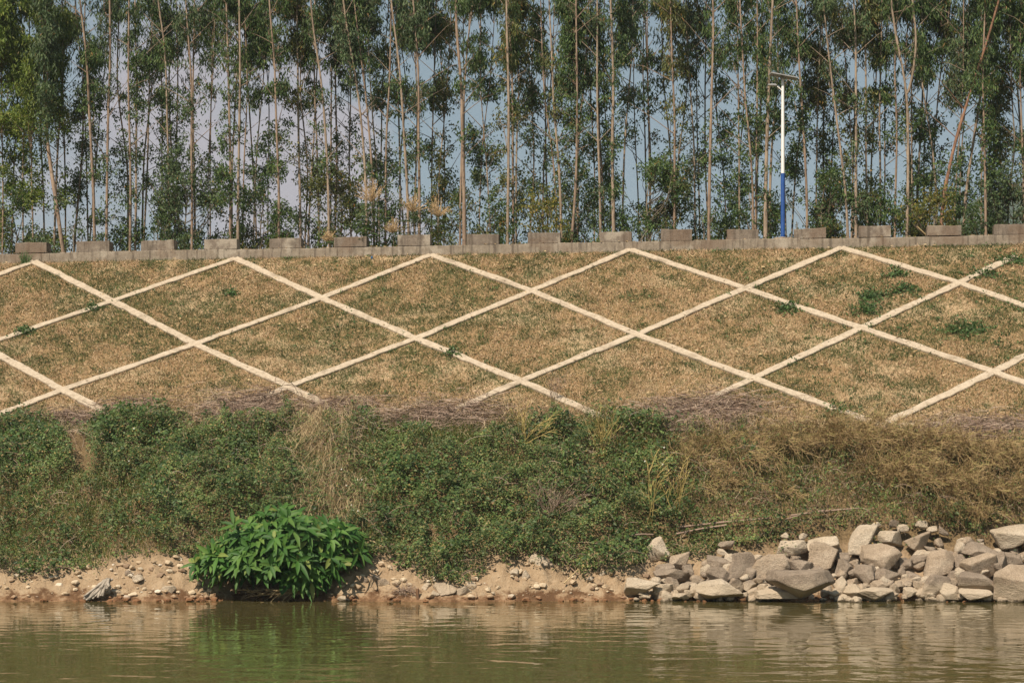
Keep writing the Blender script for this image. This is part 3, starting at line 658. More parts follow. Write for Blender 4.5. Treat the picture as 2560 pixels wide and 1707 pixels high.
BLKX = [(a + b) / 2 for a, b in BLK]
def where(x):
    """which block or gap of the parapet the stem stands behind"""
    for i, (a, b) in enumerate(BLK):
        if a - 2 <= x <= b + 2: return ('block', i + 1)
        if x < a: return ('gap', i)
    return ('gap', len(BLK))
trunks = [t for t in trees if not t.get('fork')]; slots = {}
for t in trunks: slots.setdefault(where(t['pts'][0][0]), []).append(t)
def slot_name(k):
    if k == ('gap', 0): return 'left of the first parapet block'
    if k == ('gap', 16): return 'right of the last parapet block'
    return f"behind the {ORD[k[1]]} parapet {'block' if k[0] == 'block' else 'gap'} from the left"
for k, v in slots.items():
    v.sort(key=lambda t: t['pts'][0][0])
    for i, t in enumerate(v):
        lean = t['pts'][-1][0] - t['pts'][0][0]
        ad = ('thick' if t['wd'] > 10 else 'slender' if t['wd'] > 6.5 else 'thin') + (' left-leaning' if lean < -34 else ' right-leaning' if lean > 34 else ' upright')
        pos = '' if len(v) == 1 else f", leftmost of {NUM[len(v)]} trunks" if i == 0 else f", rightmost of {NUM[len(v)]} trunks" if i == len(v) - 1 else f", {ORD[i + 1]} of {NUM[len(v)]} trunks"
        t['label'] = f"{ad} eucalyptus {slot_name(k)}{pos}"
forkt = next(t for t in trees if t.get('fork')); host = min(trunks, key=lambda t: abs(t['pts'][0][0] - (1700 + .421 * 1345)) + abs(t['dep'] - 1.1) * 5)
host['C'] += forkt['C']; host['fork_of'] = forkt; host['label'] = host['label'].replace('upright', 'forked').replace('left-leaning', 'forked')
forkt['P'][0] = host['P'][np.abs(host['P'][:, 2] - forkt['P'][0][2]).argmin()]
for ti, t in enumerate(trunks):
    x0 = t['pts'][0][0]; mx_ = np.mean([p[0] for p in t['pts']])
    lm = 'bright' if x0 < 150 and t['dep'] < 5 else ('deep', 'grey', 'deep', 'olive', 'grey', 'deep')[R.integers(6)]
    base = t['P'][0].copy()
    wood, lf = grow(t['C'], t['P'], t['r'], 'tree')
    wood.add(*tubes(t['P'][None], t['r'][None], 9))
    if 'fork_of' in t: fk = t['fork_of']; wood.add(*tubes(fk['P'][None], fk['r'][None] * .8, 8))
    # bare side branches, rising and then drooping at the tip
    nb = 6; i = R.integers(7, 21, nb); A = t['P'][i]; an = R.uniform(0, 2 * math.pi, nb); ln = R.uniform(.5, 1.5, nb)[:, None]
    hd = np.stack([np.cos(an), np.sin(an) * .6, R.uniform(.5, 1.1, nb)], 1)
    BP = np.stack([A, A + hd * ln * .35, A + hd * ln * .7 + [0, 0, -.02], A + hd * ln + np.array([0, 0, -.10]) * ln + R.normal(size=(nb, 3)) * .04], 1)
    wood.add(*tubes(BP, np.array([[.015, .011, .007, .003]]), 4))
    if t['wd'] / t['wd'] and x0 > 2340 and x0 < 2362 and t['wd'] > 9: bm_ = BARK_RED
    else: bm_ = BARK[R.integers(3)] if t['dep'] > 2.8 else BARK[R.integers(2)]
    e = thing('eucalyptus_tree', tuple(base), t['label'], 'tree', 'eucalyptus trees behind the parapet')
    wood.build('trunk', bm_, e, loc=base, smooth=True)
    if lf.n: lf.build('crown', LM[lm], e, loc=base)
for s in shrubs:
    b = s['base']; h = (HZ - s['ty']) / F * s['Y'] + CH - b[2]
    ax = resample([b, b + [R.normal() * .08, 0, h * .5], b + [R.normal() * .1, 0, h * .85]], 12)
    if len(s['C']) < 6: s['C'] += [b + [R.normal() * .3, R.normal() * .3, R.uniform(.2, 1) * h] for _ in range(8)]
    wood, lf = grow(s['C'], ax, None, 'shrub'); wood.add(*tubes(ax[None], np.linspace(.03, .012, 12)[None], 6))
    for _ in range(3):
        d = np.array([R.normal() * .35, R.normal() * .25, 1]); wood.add(*tubes(resample([b + R.normal(size=3) * [.1, .1, 0], b + d * h * .45, b + d * h * .8 + [R.normal() * .1, 0, 0]], 6)[None], np.linspace(.016, .006, 6)[None], 5))
    e = thing('shrub', tuple(b), s['lb'], 'shrub', 'undergrowth behind the parapet')
    wood.build('stem', BARK[2], e, loc=b, smooth=True); lf.build('foliage', LM[s['lm']], e, loc=b)
# flowering plants with buff plumes just behind the parapet
PLM = [(928, 480, 36, 'tallest of the buff plumed plants, behind the gap after the sixth block'), (1032, 510, 29, 'narrow buff plumed plant behind the seventh parapet block'), (1094, 522, 29, 'short buff plumed plant with pale stalks right of the seventh block'), (982, 566, 24, 'smallest pale buff plume low behind the parapet beside the tallest plume'), (822, 592, 20, 'faded buff plume peeking above the parapet left of the sixth block')]
for x, y, r, lb in PLM:
    a = (x - 1280) / F; Y = (YW + .55) / (1 + KY * a); b = np.array([a * Y, Y, ZW + .1]); c = at(x, y, Y); rm = r / F * Y
    Y -= .0; e = thing('plume_plant', tuple(b), lb, 'plant', 'plumed plants behind the parapet')
    mb = MB(); n = 70; D = unit(rdir(n, -.2, 1) + [0, 0, .4]); T0 = c + [0, 0, -rm * .7]
    E = T0 + D * rm * R.uniform(.9, 1.9, (n, 1)) * [.75, .75, 1.0]; mb.add(*tubes(np.stack([np.repeat(T0[None], n, 0), (T0 + E) / 2 + R.normal(size=(n, 3)) * .015, E], 1), .0035, 3))
    k = 26; B0 = np.repeat(E, k, 0) * 1.0; tt = R.uniform(.25, 1.05, (n * k, 1)); B0 = T0 + (B0 - T0) * tt; B1 = B0 + rdir(n * k, -.5, 1) * .05
    mb.add(*leaves(B0, B1 - B0, rdir(n * k), .035, .012)); mb.build('plume', PLUME, e, loc=b)
    mb = MB(); mb.add(*tubes(resample([b, (b + c) / 2 + [.03, 0, 0], T0], 6)[None], .011, 5)); mb.build('stalk', BARK[2], e, loc=b)
    mb = MB(); hh_ = max(.25, T0[2] - b[2]); nf = int(14 + 22 * hh_)
    for _ in range(nf):                                       # pinnate fronds
        z = R.uniform(.15, .95) * hh_; an = R.uniform(0, 6.28); d = np.array([math.cos(an), math.sin(an) * .8, R.uniform(-.1, .5)]); ln = R.uniform(.28, .5)
        o = b + [R.normal() * .12, R.normal() * .1, z]; t_ = np.linspace(.15, 1, 11)[:, None]; cp = o + d * ln * t_ + np.array([0, 0, -.28]) * ln * t_**2
        sd = unit(np.cross(d, [0, 0, 1.])); 
        for sg in (-1, 1): mb.add(*leaves(cp, sd * sg * .9 + d * .45 + [0, 0, -.25], np.array([0, -.3, 1]) + R.normal(size=3) * .2, .10, .03))
    mb.build('fronds', LM['deep'], e, loc=b)
# ------------------------------------------------------------------ solar street lamp
lx = 1957; a = (lx - 1280) / F; Yl = (YW + .62) / (1 + KY * a)
lb_ = at(lx, 593, Yl); zt = lambda y: CH + (HZ - y) / F * Yl - lb_[2]
lamp = thing('street_lamp', tuple(lb_), 'tall white solar street lamp with a blue lower post behind the parapet', 'street lamp')
def lathe(pts, n=20):
    V = np.array([[(r * math.cos(t), r * math.sin(t), z) for t in np.arange(n) * 2 * math.pi / n] for r, z in pts]); k = len(pts)
    return V, [[i * n + j, i * n + (j + 1) % n, (i + 1) * n + (j + 1) % n, (i + 1) * n + j] for i in range(k - 1) for j in range(n)]
M_WHITE = plain('white_paint', (.82, .80, .78), .4, .4, var=.03); M_BLUE = plain('blue_paint', (.025, .085, .30), .4, .4, var=.08); M_GREY = plain('grey_metal', (.36, .36, .36), .5, .4); M_CELL = plain('solar_cell', (.06, .07, .10), .25, .5)
zj_, zt_ = zt(434), zt(197)
mb = MB(); mb.add(*lathe([(.052, zj_ + .001), (.042, zt_), (.0, zt_ + .002)])); mb.build('upper_post', M_WHITE, lamp, smooth=False)
mb = MB(); mb.add(*lathe([(.12, -.35), (.12, -.30), (.064, -.29), (.058, zj_ - .03), (.060, zj_ - .028), (.060, zj_)])); mb.build('lower_post', M_BLUE, lamp)
def obox(c, dx, dy, dz, sx, sy, sz):
    v, f = boxv(-1, 1, -1, 1, -1, 1); return c + v[:, :1] * dx * sx / 2 + v[:, 1:2] * dy * sy / 2 + v[:, 2:] * dz * sz / 2, f
ppx = F / Yl; tilt = unit(np.array([158, 0, -31.])); pd = unit(np.array([.0, 1.0, .10])); pn = unit(np.cross(tilt, pd))
pc = np.array([(1958.5 - lx) / ppx, 0, zt(191)])
mb = MB(); mb.add(*obox(pc, tilt, pd, pn, .78, .52, .03)); pf = mb.build('solar_panel', M_GREY, lamp)
mb = MB()
for i in range(6):
    for j in range(4): mb.add(*obox(pc + tilt * (i - 2.5) * .122 + pd * (j - 1.5) * .122 + pn * .0165, tilt, pd, pn, .116, .116, .003))
o = mb.build('solar_cells', M_CELL, pf)
mb = MB(); mb.add(*obox(np.array([0, 0, zt(196)]), np.array([1., 0, 0]), np.array([0, 1., 0]), np.array([0, 0, 1.]), .13, .13, .07)); mb.build('panel_bracket', M_GREY, lamp)
mb = MB(); ap = resample([[-.03, -.02, zt(228)], [-.10, -.02, zt(221)], [-.17, -.02, zt(217)]], 6); mb.add(*tubes(ap[None], .018, 8)); mb.build('lamp_arm', M_WHITE, lamp, smooth=True)
hd_ = unit(np.array([-36, 0, 2.])); hn = np.array([0, 0, 1.]) ; hy_ = np.array([0, 1., 0])
mb = MB(); c0 = np.array([(1930 - lx) / ppx, -.02, zt(214)]); mb.add(*obox(c0, hd_, hy_, hn, .24, .17, .035)); mb.add(*obox(c0 + [.03, 0, .024], hd_, hy_, hn, .14, .12, .02)); hd2 = mb.build('lamp_head', M_GREY, lamp)
mb = MB(); mb.add(*obox(c0 + [-.02, 0, -.020], hd_, hy_, hn, .17, .13, .008)); mb.build('lens', plain('lamp_lens', (.7, .7, .66), .2, .5), hd2)
rr = np.random.default_rng(3)
for j, (dx, w, h) in enumerate(((-.16, .20, .10), (.02, .30, .12), (.20, .22, .09))):
    v, f = rock_shape(rr, ICO3); c = wall_pt(wall_u(lx) + dx, .20, ZW + WH + h * .28); mb = MB(); mb.add(v * [w / 2, .12, h / 2] + c, f)
    tag(mb.build('rubble_stone', ROCKM[1], loc=c, smooth=True), ('small flat rubble stone on the parapet left of the lamp post', 'larger rubble stone on the parapet in front of the lamp post', 'small rubble stone on the parapet right of the lamp post')[j], 'stone', 'rubble at the lamp foot')
mb = MB(); st = resample([at(2292, 566, 49.1), at(2318, 590, 49.2)], 5); mb.add(*tubes(st[None], .022, 6)); tag(mb.build('wooden_stick', STRAW_PALE, loc=st[-1]), 'pale broken stick leaning above the parapet just left of the fifteenth block', 'stick')
c = plane_hit(930, 648); mb = MB(); v, f = rock_shape(rr, ICO2); mb.add(v * [.035, .03, .05] + c + NRM * .05, f); tag(mb.build('plastic_scrap', plain('blue_plastic', (.03, .14, .30), .3), loc=c), 'tiny blue plastic scrap on the grass below the parapet', 'litter')
# grass tuft at the wall foot, left
c = plane_hit(62, 662); n = 70; mb = MB(); D = unit(np.stack([R.normal(size=n) * .28, R.normal(size=n) * .2 - .1, np.ones(n)], 1))
add_blades(mb, c + R.normal(size=(n, 3)) * [.05, .03, 0], D, np.tile([1., 0, 0], (n, 1)), R.uniform(.2, .52, n), .014, R.normal(size=(n, 3)) * [.07, .03, .0] + [0, 0, -.03])
tag(mb.build('grass_tuft', WEED, loc=c), 'tall green grass tuft in front of the first parapet block', 'grass tuft')
# fallen leaves along the parapet and over the turf
mb = MB(); n = 2600; P, px, py = slope_sample(n); n = len(P); mb.add(*leaves(P + NRM * .06, rdir(n, -.1, .1), NRM + rdir(n) * .5, R.uniform(.06, .12, n), R.uniform(.025, .05, n)))
n = 500; u = R.uniform(-17, 17, n); Q = np.array([wall_pt(x, v, ZW + WH + .012) for x, v in zip(u, R.uniform(.01, .1, n))]); mb.add(*leaves(Q, rdir(n, 0, .3), rdir(n, .5, 1), R.uniform(.05, .10, n), .03))
tag(mb.build('fallen_leaves', STRAW_PALE), kind='stuff')
# ------------------------------------------------------------------ boulders of the rock pile
rk = np.random.default_rng(21)
def rp(cx, cy): return 1560 + cx * .4252, 1280 + cy * .4252
# centre, width, height in the enlarged photo; material; label
BIG = [(200, 215, 115, 128, 2, 'bright white angular block at the upper left end of the rock pile'), (325, 280, 105, 88, 0, 'squat square rock just right of and below the bright white block'),
 (285, 370, 190, 68, 1, 'long flat grey-topped slab above the pale flat rock at the left waterline'), (104, 440, 182, 100, 2, 'pale rounded flat rock at the waterline, leftmost of the rock pile'),
 (232, 462, 112, 74, 2, 'pale squarish rock at the waterline beside the leftmost pale flat rock'), (280, 432, 78, 92, 1, 'upright grey rock leaning behind the squarish pale waterline rock'),
 (555, 302, 124, 90, 1, 'grey rounded rock stacked on top of a darker flat oval rock'), (560, 367, 142, 78, 1, 'dark flat oval rock under the grey rounded rock'),
 (690, 322, 158, 160, 1, 'large grey pyramid shaped boulder with a pointed top'), (850, 320, 208, 134, 0, 'broad tan boulder with a low peak right of the grey pyramid boulder'),
 (560, 455, 245, 114, 2, 'large pale smooth boulder with flat top at the waterline, left of the overhanging wedge'), (1050, 430, 356, 156, 1, 'biggest grey wedge shaped boulder with flat top overhanging the water'),
 (1030, 326, 155, 86, 1, 'dark brown-grey rock behind the overhanging wedge boulder'), (1165, 268, 164, 166, 0, 'pointed upright tan boulder leaning right above the overhanging wedge'),
 (1165, 192, 176, 94, 2, 'pale angular boulder behind the pointed upright tan boulder'), (985, 217, 165, 95, 2, 'pale boulder half covered by creeper left of the pointed upright one'),
 (1400, 162, 166, 156, 2, 'tall pale leaning boulder with a cracked face at the top of the pile'), (1510, 265, 204, 144, 0, 'smooth rounded egg-like boulder with a pale top in mid pile'),
 (1290, 324, 106, 94, 1, 'grey-brown angular rock between the pointed boulder and the smooth rounded boulder'), (1570, 156, 144, 84, 2, 'bright white broken rock with creeper above the smooth rounded boulder'),
 (1730, 180, 135, 124, 0, 'tan peaked boulder under the dry shrubs, right of the white broken rock'), (1540, 380, 134, 90, 1, 'grey angular rock directly below the smooth rounded boulder'),
 (1410, 372, 115, 116, 1, 'rough grey rock below left of the smooth rounded boulder'), (1850, 312, 166, 156, 0, 'big tan boulder with slanted left side resting on a square block'),
 (1830, 440, 170, 132, 1, 'big square block with dark top standing at the waterline'), (2085, 225, 186, 96, 1, 'dark flat-faced boulder at the top right, above the trapezoid boulder'),
 (2080, 312, 194, 136, 0, 'large trapezoid boulder with a flat pale face on the right'), (2080, 412, 230, 114, 1, 'wide flat boulder with dark top under the trapezoid boulder'),
 (2060, 482, 176, 64, 2, 'low pale flat rock at the waterline under the wide flat boulder'), (2315, 430, 255, 215, 0, 'huge smooth boulder at the right edge of the photo by the water'),
 (2285, 145, 220, 130, 2, 'huge pale rough boulder highest at the right edge of the rock pile'), (2205, 302, 126, 126, 1, 'dark cracked rock right of the trapezoid boulder'),
 (2285, 282, 106, 84, 1, 'dark rounded rock wedged near the right edge above the huge smooth boulder'), (1910, 466, 116, 90, 2, 'pale slanted rock at the waterline right of the big square block'),
 (1475, 476, 186, 64, 2, 'low pale wedge rock at the waterline right of the overhanging boulder'), (1342, 466, 126, 80, 2, 'pale squarish rock at the waterline against the overhanging boulder'),
 (900, 478, 226, 52, 2, 'long low pale rock at the waterline under the left tip of the overhanging boulder'), (2230, 395, 100, 86, 1, 'grey rock between the wide flat boulder and the huge smooth boulder')]
SML = [(345, 445, 72, 62, 1), (1270, 420, 70, 78, 2), (755, 470, 64, 54, 0), (742, 430, 92, 58, 1), (660, 430, 92, 68, 1), (815, 450, 62, 54, 2), (870, 456, 54, 44, 0), (1510, 440, 112, 74, 0), (1590, 460, 62, 84, 1),
 (1690, 472, 88, 60, 2), (1640, 420, 104, 64, 0), (1690, 376, 104, 54, 1), (1725, 286, 94, 64, 1), (1790, 262, 84, 60, 2), (1945, 282, 62, 104, 0), (1972, 302, 70, 100, 1), (1120, 346, 104, 54, 1), (1670, 306, 54, 54, 1),
 (1630, 350, 44, 58, 1), (375, 342, 62, 64, 1), (1285, 266, 74, 54, 1), (2340, 262, 50, 64, 0), (1480, 76, 54, 34, 2), (1640, 92, 62, 40, 2), (1590, 66, 54, 42, 1), (1750, 72, 64, 44, 2), (1880, 106, 54, 54, 1), (1810, 102, 54, 38, 2),
 (580, 236, 56, 40, 2), (945, 136, 44, 34, 2), (1055, 146, 46, 44, 2), (600, 192, 84, 44, 1), (1740, 242, 94, 44, 2), (1870, 226, 54, 30, 0), (245, 330, 110, 60, 1), (420, 395, 60, 46, 0), (395, 440, 70, 60, 1), (450, 470, 64, 50, 2),
 (620, 270, 60, 50, 2), (1345, 410, 60, 44, 0), (1195, 455, 60, 56, 1), (1735, 435, 60, 60, 0), (1720, 400, 60, 44, 2), (1610, 300, 50, 60, 0), (1935, 380, 60, 66, 1), (1930, 250, 60, 40, 1), (2160, 320, 60, 60, 1), (2130, 490, 60, 30, 2),
 (330, 495, 90, 36, 2), (700, 485, 50, 32, 1), (1240, 480, 60, 40, 2), (1430, 430, 50, 50, 1), (1560, 410, 44, 36, 0), (1650, 385, 40, 40, 2), (1800, 370, 50, 44, 1), (930, 250, 70, 60, 2), (1360, 300, 60, 44, 0), (1450, 340, 60, 50, 1), (790, 270, 50, 40, 2), (480, 300, 44, 40, 0)]
WEDGE = np.array([(0, 0, 1, .55), (-.10, -.35, .93, .60), (-.62, -.15, -.77, .52), (.55, -.25, -.80, .50), (.25, -.55, -.79, .62), (-.35, -.55, -.75, .60), (0, -1, .1, .62), (.9, -.3, .3, .85), (-.95, -.2, .2, .95), (.6, -.75, .1, .70)])
def wedge_shape():
    U, f = ICO5; n = unit(WEDGE[:, :3]); n = np.concatenate([n, [[0, 1, 0.]]]); d = np.r_[WEDGE[:, 3], .8]
    r = d / np.maximum(U @ n.T, 1e-3); k = 60.; r = -np.log(np.exp(-k * np.minimum(r, 4)).sum(1)) / k; p = U * r[:, None]
    p *= (1 + .10 * (fbm(p[:, 0] * 4 + 3, p[:, 2] * 4 + p[:, 1] * 3, 12, 4) - .5))[:, None]; lo, hi = p.min(0), p.max(0); return (p - (lo + hi) / 2) / ((hi - lo) / 2), f
def put_rock(px, py, w, h, mi, name, label, cat, group, fwd=.22, shape=None, ic=None, dk=.85):
    g = hit(px, min(py, 1497)); Y = g[1] - fwd * w / F * 36 - (.24 if 'pile' in (group or '') else 0); c = at(px, py, Y); s = Y / F / 2
    v, f = shape if shape else rock_shape(rk, ic or (ICO5 if w > 38 else ICO4 if w > 20 else ICO3), int(rk.integers(7, 12)))
    dpt = dk * (w * .6 + h * .4) * s
    mb = MB(); mb.add(v * [w * s * 1.17, dpt, h * s * 1.17] + c, f)
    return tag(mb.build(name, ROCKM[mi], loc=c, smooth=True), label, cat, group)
centers = []
for cx, cy, w, h, mi, lb in BIG:
    x, y = rp(cx, cy); put_rock(x, y, w * .4252, h * .4252, mi, 'boulder', lb, 'boulder', 'boulders of the riverside rock pile', fwd=.5 if w > 300 else .22, shape=wedge_shape() if w > 300 else None, dk=.6 if w > 300 else .85); centers.append((cx, cy, lb))
SHORT = {0: 'bright white block', 3: 'leftmost pale flat rock', 7: 'dark oval rock', 8: 'grey pyramid boulder', 9: 'broad tan boulder', 10: 'large pale smooth boulder', 11: 'overhanging wedge', 13: 'pointed upright boulder', 15: 'creeper covered boulder', 16: 'tall leaning boulder', 17: 'smooth rounded boulder', 20: 'tan peaked boulder', 23: 'big tan slanted boulder', 24: 'big square block', 26: 'trapezoid boulder', 27: 'wide flat boulder', 29: 'huge smooth right-edge boulder'}
seen = {}
for cx, cy, w, h, mi in sorted(SML, key=lambda r: r[0]):
    ds = sorted((math.hypot(cx - BIG[i][0], cy - BIG[i][1]), i) for i in SHORT); i = ds[0][1]; dx, dy = cx - BIG[i][0], cy - BIG[i][1]
    rel = ('left' if dx < 0 else 'right') if abs(dx) > abs(dy) * 1.2 else ('above' if dy < 0 else 'below')
    rel = {'left': 'left of', 'right': 'right of'}.get(rel, rel)
    ad = ('pale', 'tan', 'grey')[(2, 0, 1).index(mi)]; shp = 'flat' if w > h * 1.45 else 'upright' if h > w * 1.15 else 'blocky'
    lb = f"small {ad} {shp} rock {rel} the {SHORT[i]}"; k = 1
    while lb in seen and k < len(ds):
        lb = f"small {ad} {shp} rock between the {SHORT[i]} and the {SHORT[ds[k][1]]}"; k += 1
    seen[lb] = 1; x, y = rp(cx, cy); put_rock(x, y, w * .4252, h * .4252, mi, 'rock', lb, 'rock', 'small rocks of the riverside rock pile', fwd=.1)
for j in range(270):                                          # the many little stones wedged in the gaps
    x = rk.uniform(1590, 2640); top = np.interp(x, [1585, 1640, 1760, 1900, 2050, 2300, 2640], [1455, 1415, 1415, 1390, 1350, 1360, 1330]); y = rk.uniform(top, 1502) if j % 3 else rk.uniform(1478, 1504)
    w = rk.uniform(13, 40); g = hit(x, y); c = at(x, y, g[1] - .22); s = c[1] / F / 2; v, f = rock_shape(rk, ICO3, 8); v = rot(v, 1, rk.uniform(-.6, .6))
    mb = MB(); mb.add(v * [w * s, w * s * .9, w * s * rk.uniform(.55, 1)] + c, f)
    tag(mb.build('wedged_stone', ROCKM[int(rk.integers(3))], loc=c, smooth=True), 'small angular stone wedged between the boulders of the rock pile', 'stone', 'small stones wedged in the rock pile')
# stones on the clay shore, left of the rock pile
ST = [(1047, 1413, 32, 24, 1, 'rounded grey stone high on the clay shore right of the leafy bush'), (959, 1457, 28, 20, 0, 'brown stone on clay right of the leafy bush, below two grey ones'), (936, 1444, 24, 18, 1, 'dark grey stone on clay beside the brown stone near the bush'), (911, 1451, 22, 15, 1, 'grey pointed stone on the clay shore nearest the bush'),
 (1112, 1475, 52, 34, 0, 'big tan cone shaped clay rock at the waterline in mid shore'), (1090, 1485, 24, 18, 2, 'pale triangular stone at the waterline beside the tan cone rock'), (860, 1499, 30, 18, 2, 'pale triangular stone in the water edge below the bush'), (1180, 1465, 24, 20, 2, 'pale stone on clay right of the tan cone rock'),
 (1286, 1432, 22, 20, 2, 'pale lump high on the clay shore in the middle'), (1314, 1440, 20, 28, 2, 'upright pale clay lump in the middle of the shore'), (1345, 1400, 44, 30, 2, 'large pale clay lump under the creeper edge in mid shore'), (1368, 1412, 34, 30, 0, 'tan clay lump right of the large pale clay lump'),
 (1508, 1433, 16, 13, 2, 'small white stone on clay left of the rock pile'), (1475, 1446, 16, 11, 2, 'small pale stone on clay further left of the rock pile'), (1157, 1478, 30, 26, 1, 'grey stone at the waterline right of the tan cone rock'), (422, 1474, 34, 20, 2, 'pale stone low on the left shore near the bush'),
 (292, 1480, 24, 11, 2, 'flat pale stone beside the driftwood stump'), (322, 1433, 18, 16, 1, 'grey-white stone above the driftwood stump'), (345, 1446, 24, 18, 2, 'whitish stone on clay right above the driftwood'), (171, 1417, 13, 12, 2, 'tiny white stone at the lower edge of grass on the left'),
 (1066, 1467, 26, 20, 2, 'pale clay stone beside the wooden stake'), (60, 1430, 36, 20, 0, 'low tan clay lump at the far left shore'), (1082, 1385, 10, 14, 2, 'tiny white upright stone in the creeper right of the bush'), (1307, 1322, 16, 24, 2, 'whitish stone peeking through the creeper in mid bank')]
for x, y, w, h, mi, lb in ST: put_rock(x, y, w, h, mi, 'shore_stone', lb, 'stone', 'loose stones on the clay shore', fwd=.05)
# pebbles and clods, countless
CLAY_T = ([0, 60, 150, 250, 330, 400, 480, 560, 700, 850, 900, 1000, 1060, 1150, 1230, 1330, 1400, 1480, 1560, 1640], [1425, 1445, 1440, 1425, 1410, 1395, 1405, 1440, 1455, 1440, 1415, 1422, 1462, 1468, 1425, 1410, 1428, 1440, 1448, 1440])
P, px, py = bank_sample(60000, y0=1330); ct = np.interp(px, *CLAY_T); k = (py > ct - 45 * vnoise(px / 30, py / 20, 6) ** 2) & (fbm(px / 40, py / 22, 14, 3) + .25 * R.random(len(px)) > .56); P = P[k][:2600]; px = px[k][:2600]
mb = MB(); sz = .008 + .075 * R.random(len(P))**6
shp = [rock_shape(rk, ICO1 if i % 2 else ICO2, 8) for i in range(14)]
for i, (p, s) in enumerate(zip(P, sz)):
    v, f = shp[i % 14]; v = rot(v, 2, R.uniform(0, 6)); mb.add(v * s * [1.15, 1, .75] + p + [0, -.3 * s, .25 * s], f)
m = Mat('pebbles'); g = m.node('ShaderNodeNewGeometry'); c_ = m.ramp(g.outputs['Random Per Island'], [(0, (.26, .18, .12)), (.4, (.42, .32, .21)), (.8, (.55, .45, .32)), (1, (.62, .55, .45))])
sp = m.node('ShaderNodeSeparateXYZ', {0: g.outputs['Position']}); m.base(m.mix((.20, .10, .05), c_, m.step(sp.outputs['Z'], .05, .16)), .9, .2)
tag(mb.build('pebbles', m.m), kind='stuff')
# ------------------------------------------------------------------ ground cover of the bank
VIEW = unit(np.array([0, -.62, .78]))
def gz(px, py, *g): return sum(a * np.exp(-((px - x) / sx)**2 - ((py - y) / sy)**2) for x, y, sx, sy, a in g)
def inpoly(px, py, x0, x1, y0, y1, sx, sy): return np.clip((px - x0) / sx, 0, 1) * np.clip((x1 - px) / sx, 0, 1) * np.clip((py - y0) / sy, 0, 1) * np.clip((y1 - py) / sy, 0, 1)
ROCK_T = ([1560, 1600, 1700, 1800, 1950, 2100, 2200, 2400, 2600], [1500, 1420, 1395, 1380, 1365, 1325, 1320, 1340, 1310])
TOP_T = ([0, 90, 220, 240, 340, 470, 500, 690, 720, 850, 930, 1240, 1300, 1480, 1620, 1700, 1900, 2250, 2600], [1075, 1052, 1070, 1045, 1032, 1045, 1070, 1060, 1035, 1040, 1050, 1070, 1045, 1045, 1050, 1075, 1075, 1090, 1115])
def covers(px, py):
    jx = px + 40 * (fbm(px / 50, py / 40, 51, 3) - .5); jy = py + 46 * (fbm(px / 42, py / 34, 52, 3) - .5)
    top = np.interp(jx, *TOP_T); bot = np.minimum(np.interp(jx, *CLAY_T), np.where(jx > 1570, np.interp(jx, *ROCK_T), 9999)) + 52 * (fbm(px / 26, py / 18, 5, 3) - .5)
    body = np.clip((jy - top) / 10, 0, 1) * np.clip((bot - jy) / 14, 0, 1)
    gap = np.clip(1.25 * gz(jx, jy, (200, 1115, 38, 48, 1), (215, 1165, 22, 24, .7)), 0, 1)
    patch = np.clip(gz(jx, jy, (480, 1340, 40, 26, .9), (1310, 1320, 14, 20, .9), (1340, 1345, 14, 26, .6), (360, 1385, 60, 20, .6), (590, 1310, 30, 12, .5)), 0, 1)
    sx_ = jx + 95 * (fbm(px / 90, py / 70, 57, 3) - .5) + (jy - 1150) * -.10
    straw = .8 * np.clip(inpoly(sx_, jy, 690, 930, 1010, 1330, 110, 60), 0, 1)
    lgrass = inpoly(jx, jy, -200, 430, 1185, 1430, 70, 40)
    brown = np.clip((jx - 1660) / 90, 0, 1) * np.clip((1330 - jy) / 40, 0, 1)
    ugr = inpoly(jx, jy, 860, 1210, 1040, 1135, 40, 14) + inpoly(jx, jy, 1460, 1660, 1045, 1150, 30, 16)
    return body, gap, patch, straw, lgrass, brown, ugr
def hcov(px, py):
    return .05 + .42 * np.clip((fbm(px / 58, py / 40, 71, 3) - .42) * 4.5, 0, 1) * (.55 + .9 * vnoise(px / 21, py / 15, 72)) + .10 * vnoise(px / 11, py / 8, 73) + gz(px, py, (75, 1135, 95, 62, .24), (345, 1085, 130, 50, .24), (640, 1120, 80, 55, .26), (1000, 1130, 130, 50, .28), (520, 1240, 120, 60, .22), (1150, 1200, 140, 60, .2), (1620, 1190, 90, 50, .25), (1560, 1290, 80, 40, .15))
P, px, py = bank_sample(760000); body, gap, patch, straw, lgrass, brown, ugr = covers(px, py)
w = body * (1 - gap) * (1 - patch) * (1 - .72 * straw) * (1 - .55 * lgrass) * (1 - .74 * brown) * (1 - .55 * np.clip(ugr, 0, 1)) * np.clip(.45 + 2.6 * (fbm(px / 30, py / 24, 33, 3) - .30), 0, 1)
w = np.maximum(w, .16 * np.clip((py - np.interp(px, *ROCK_T) + 60) / 40, 0, 1) * (px > 1600) * (py < 1415) * np.clip((fbm(px / 26, py / 26, 35, 2) - .55) * 9, 0, 1))
k = R.random(len(P)) < w; P, px, py = P[k], px[k], py[k]; n = len(P); u = R.random(n)**.45
P = P + VIEW * (hcov(px, py) * u)[:, None]
clump = rdir(n) * .35
mb = MB(); mb.add(*leaves(P, rdir(n, -.5, .5) + [0, -.3, -.25], VIEW + rdir(n) * .62, R.uniform(.035, .065, n), R.uniform(.028, .05, n), .12))
tag(mb.build('creeper_leaves', CREEP), kind='stuff')
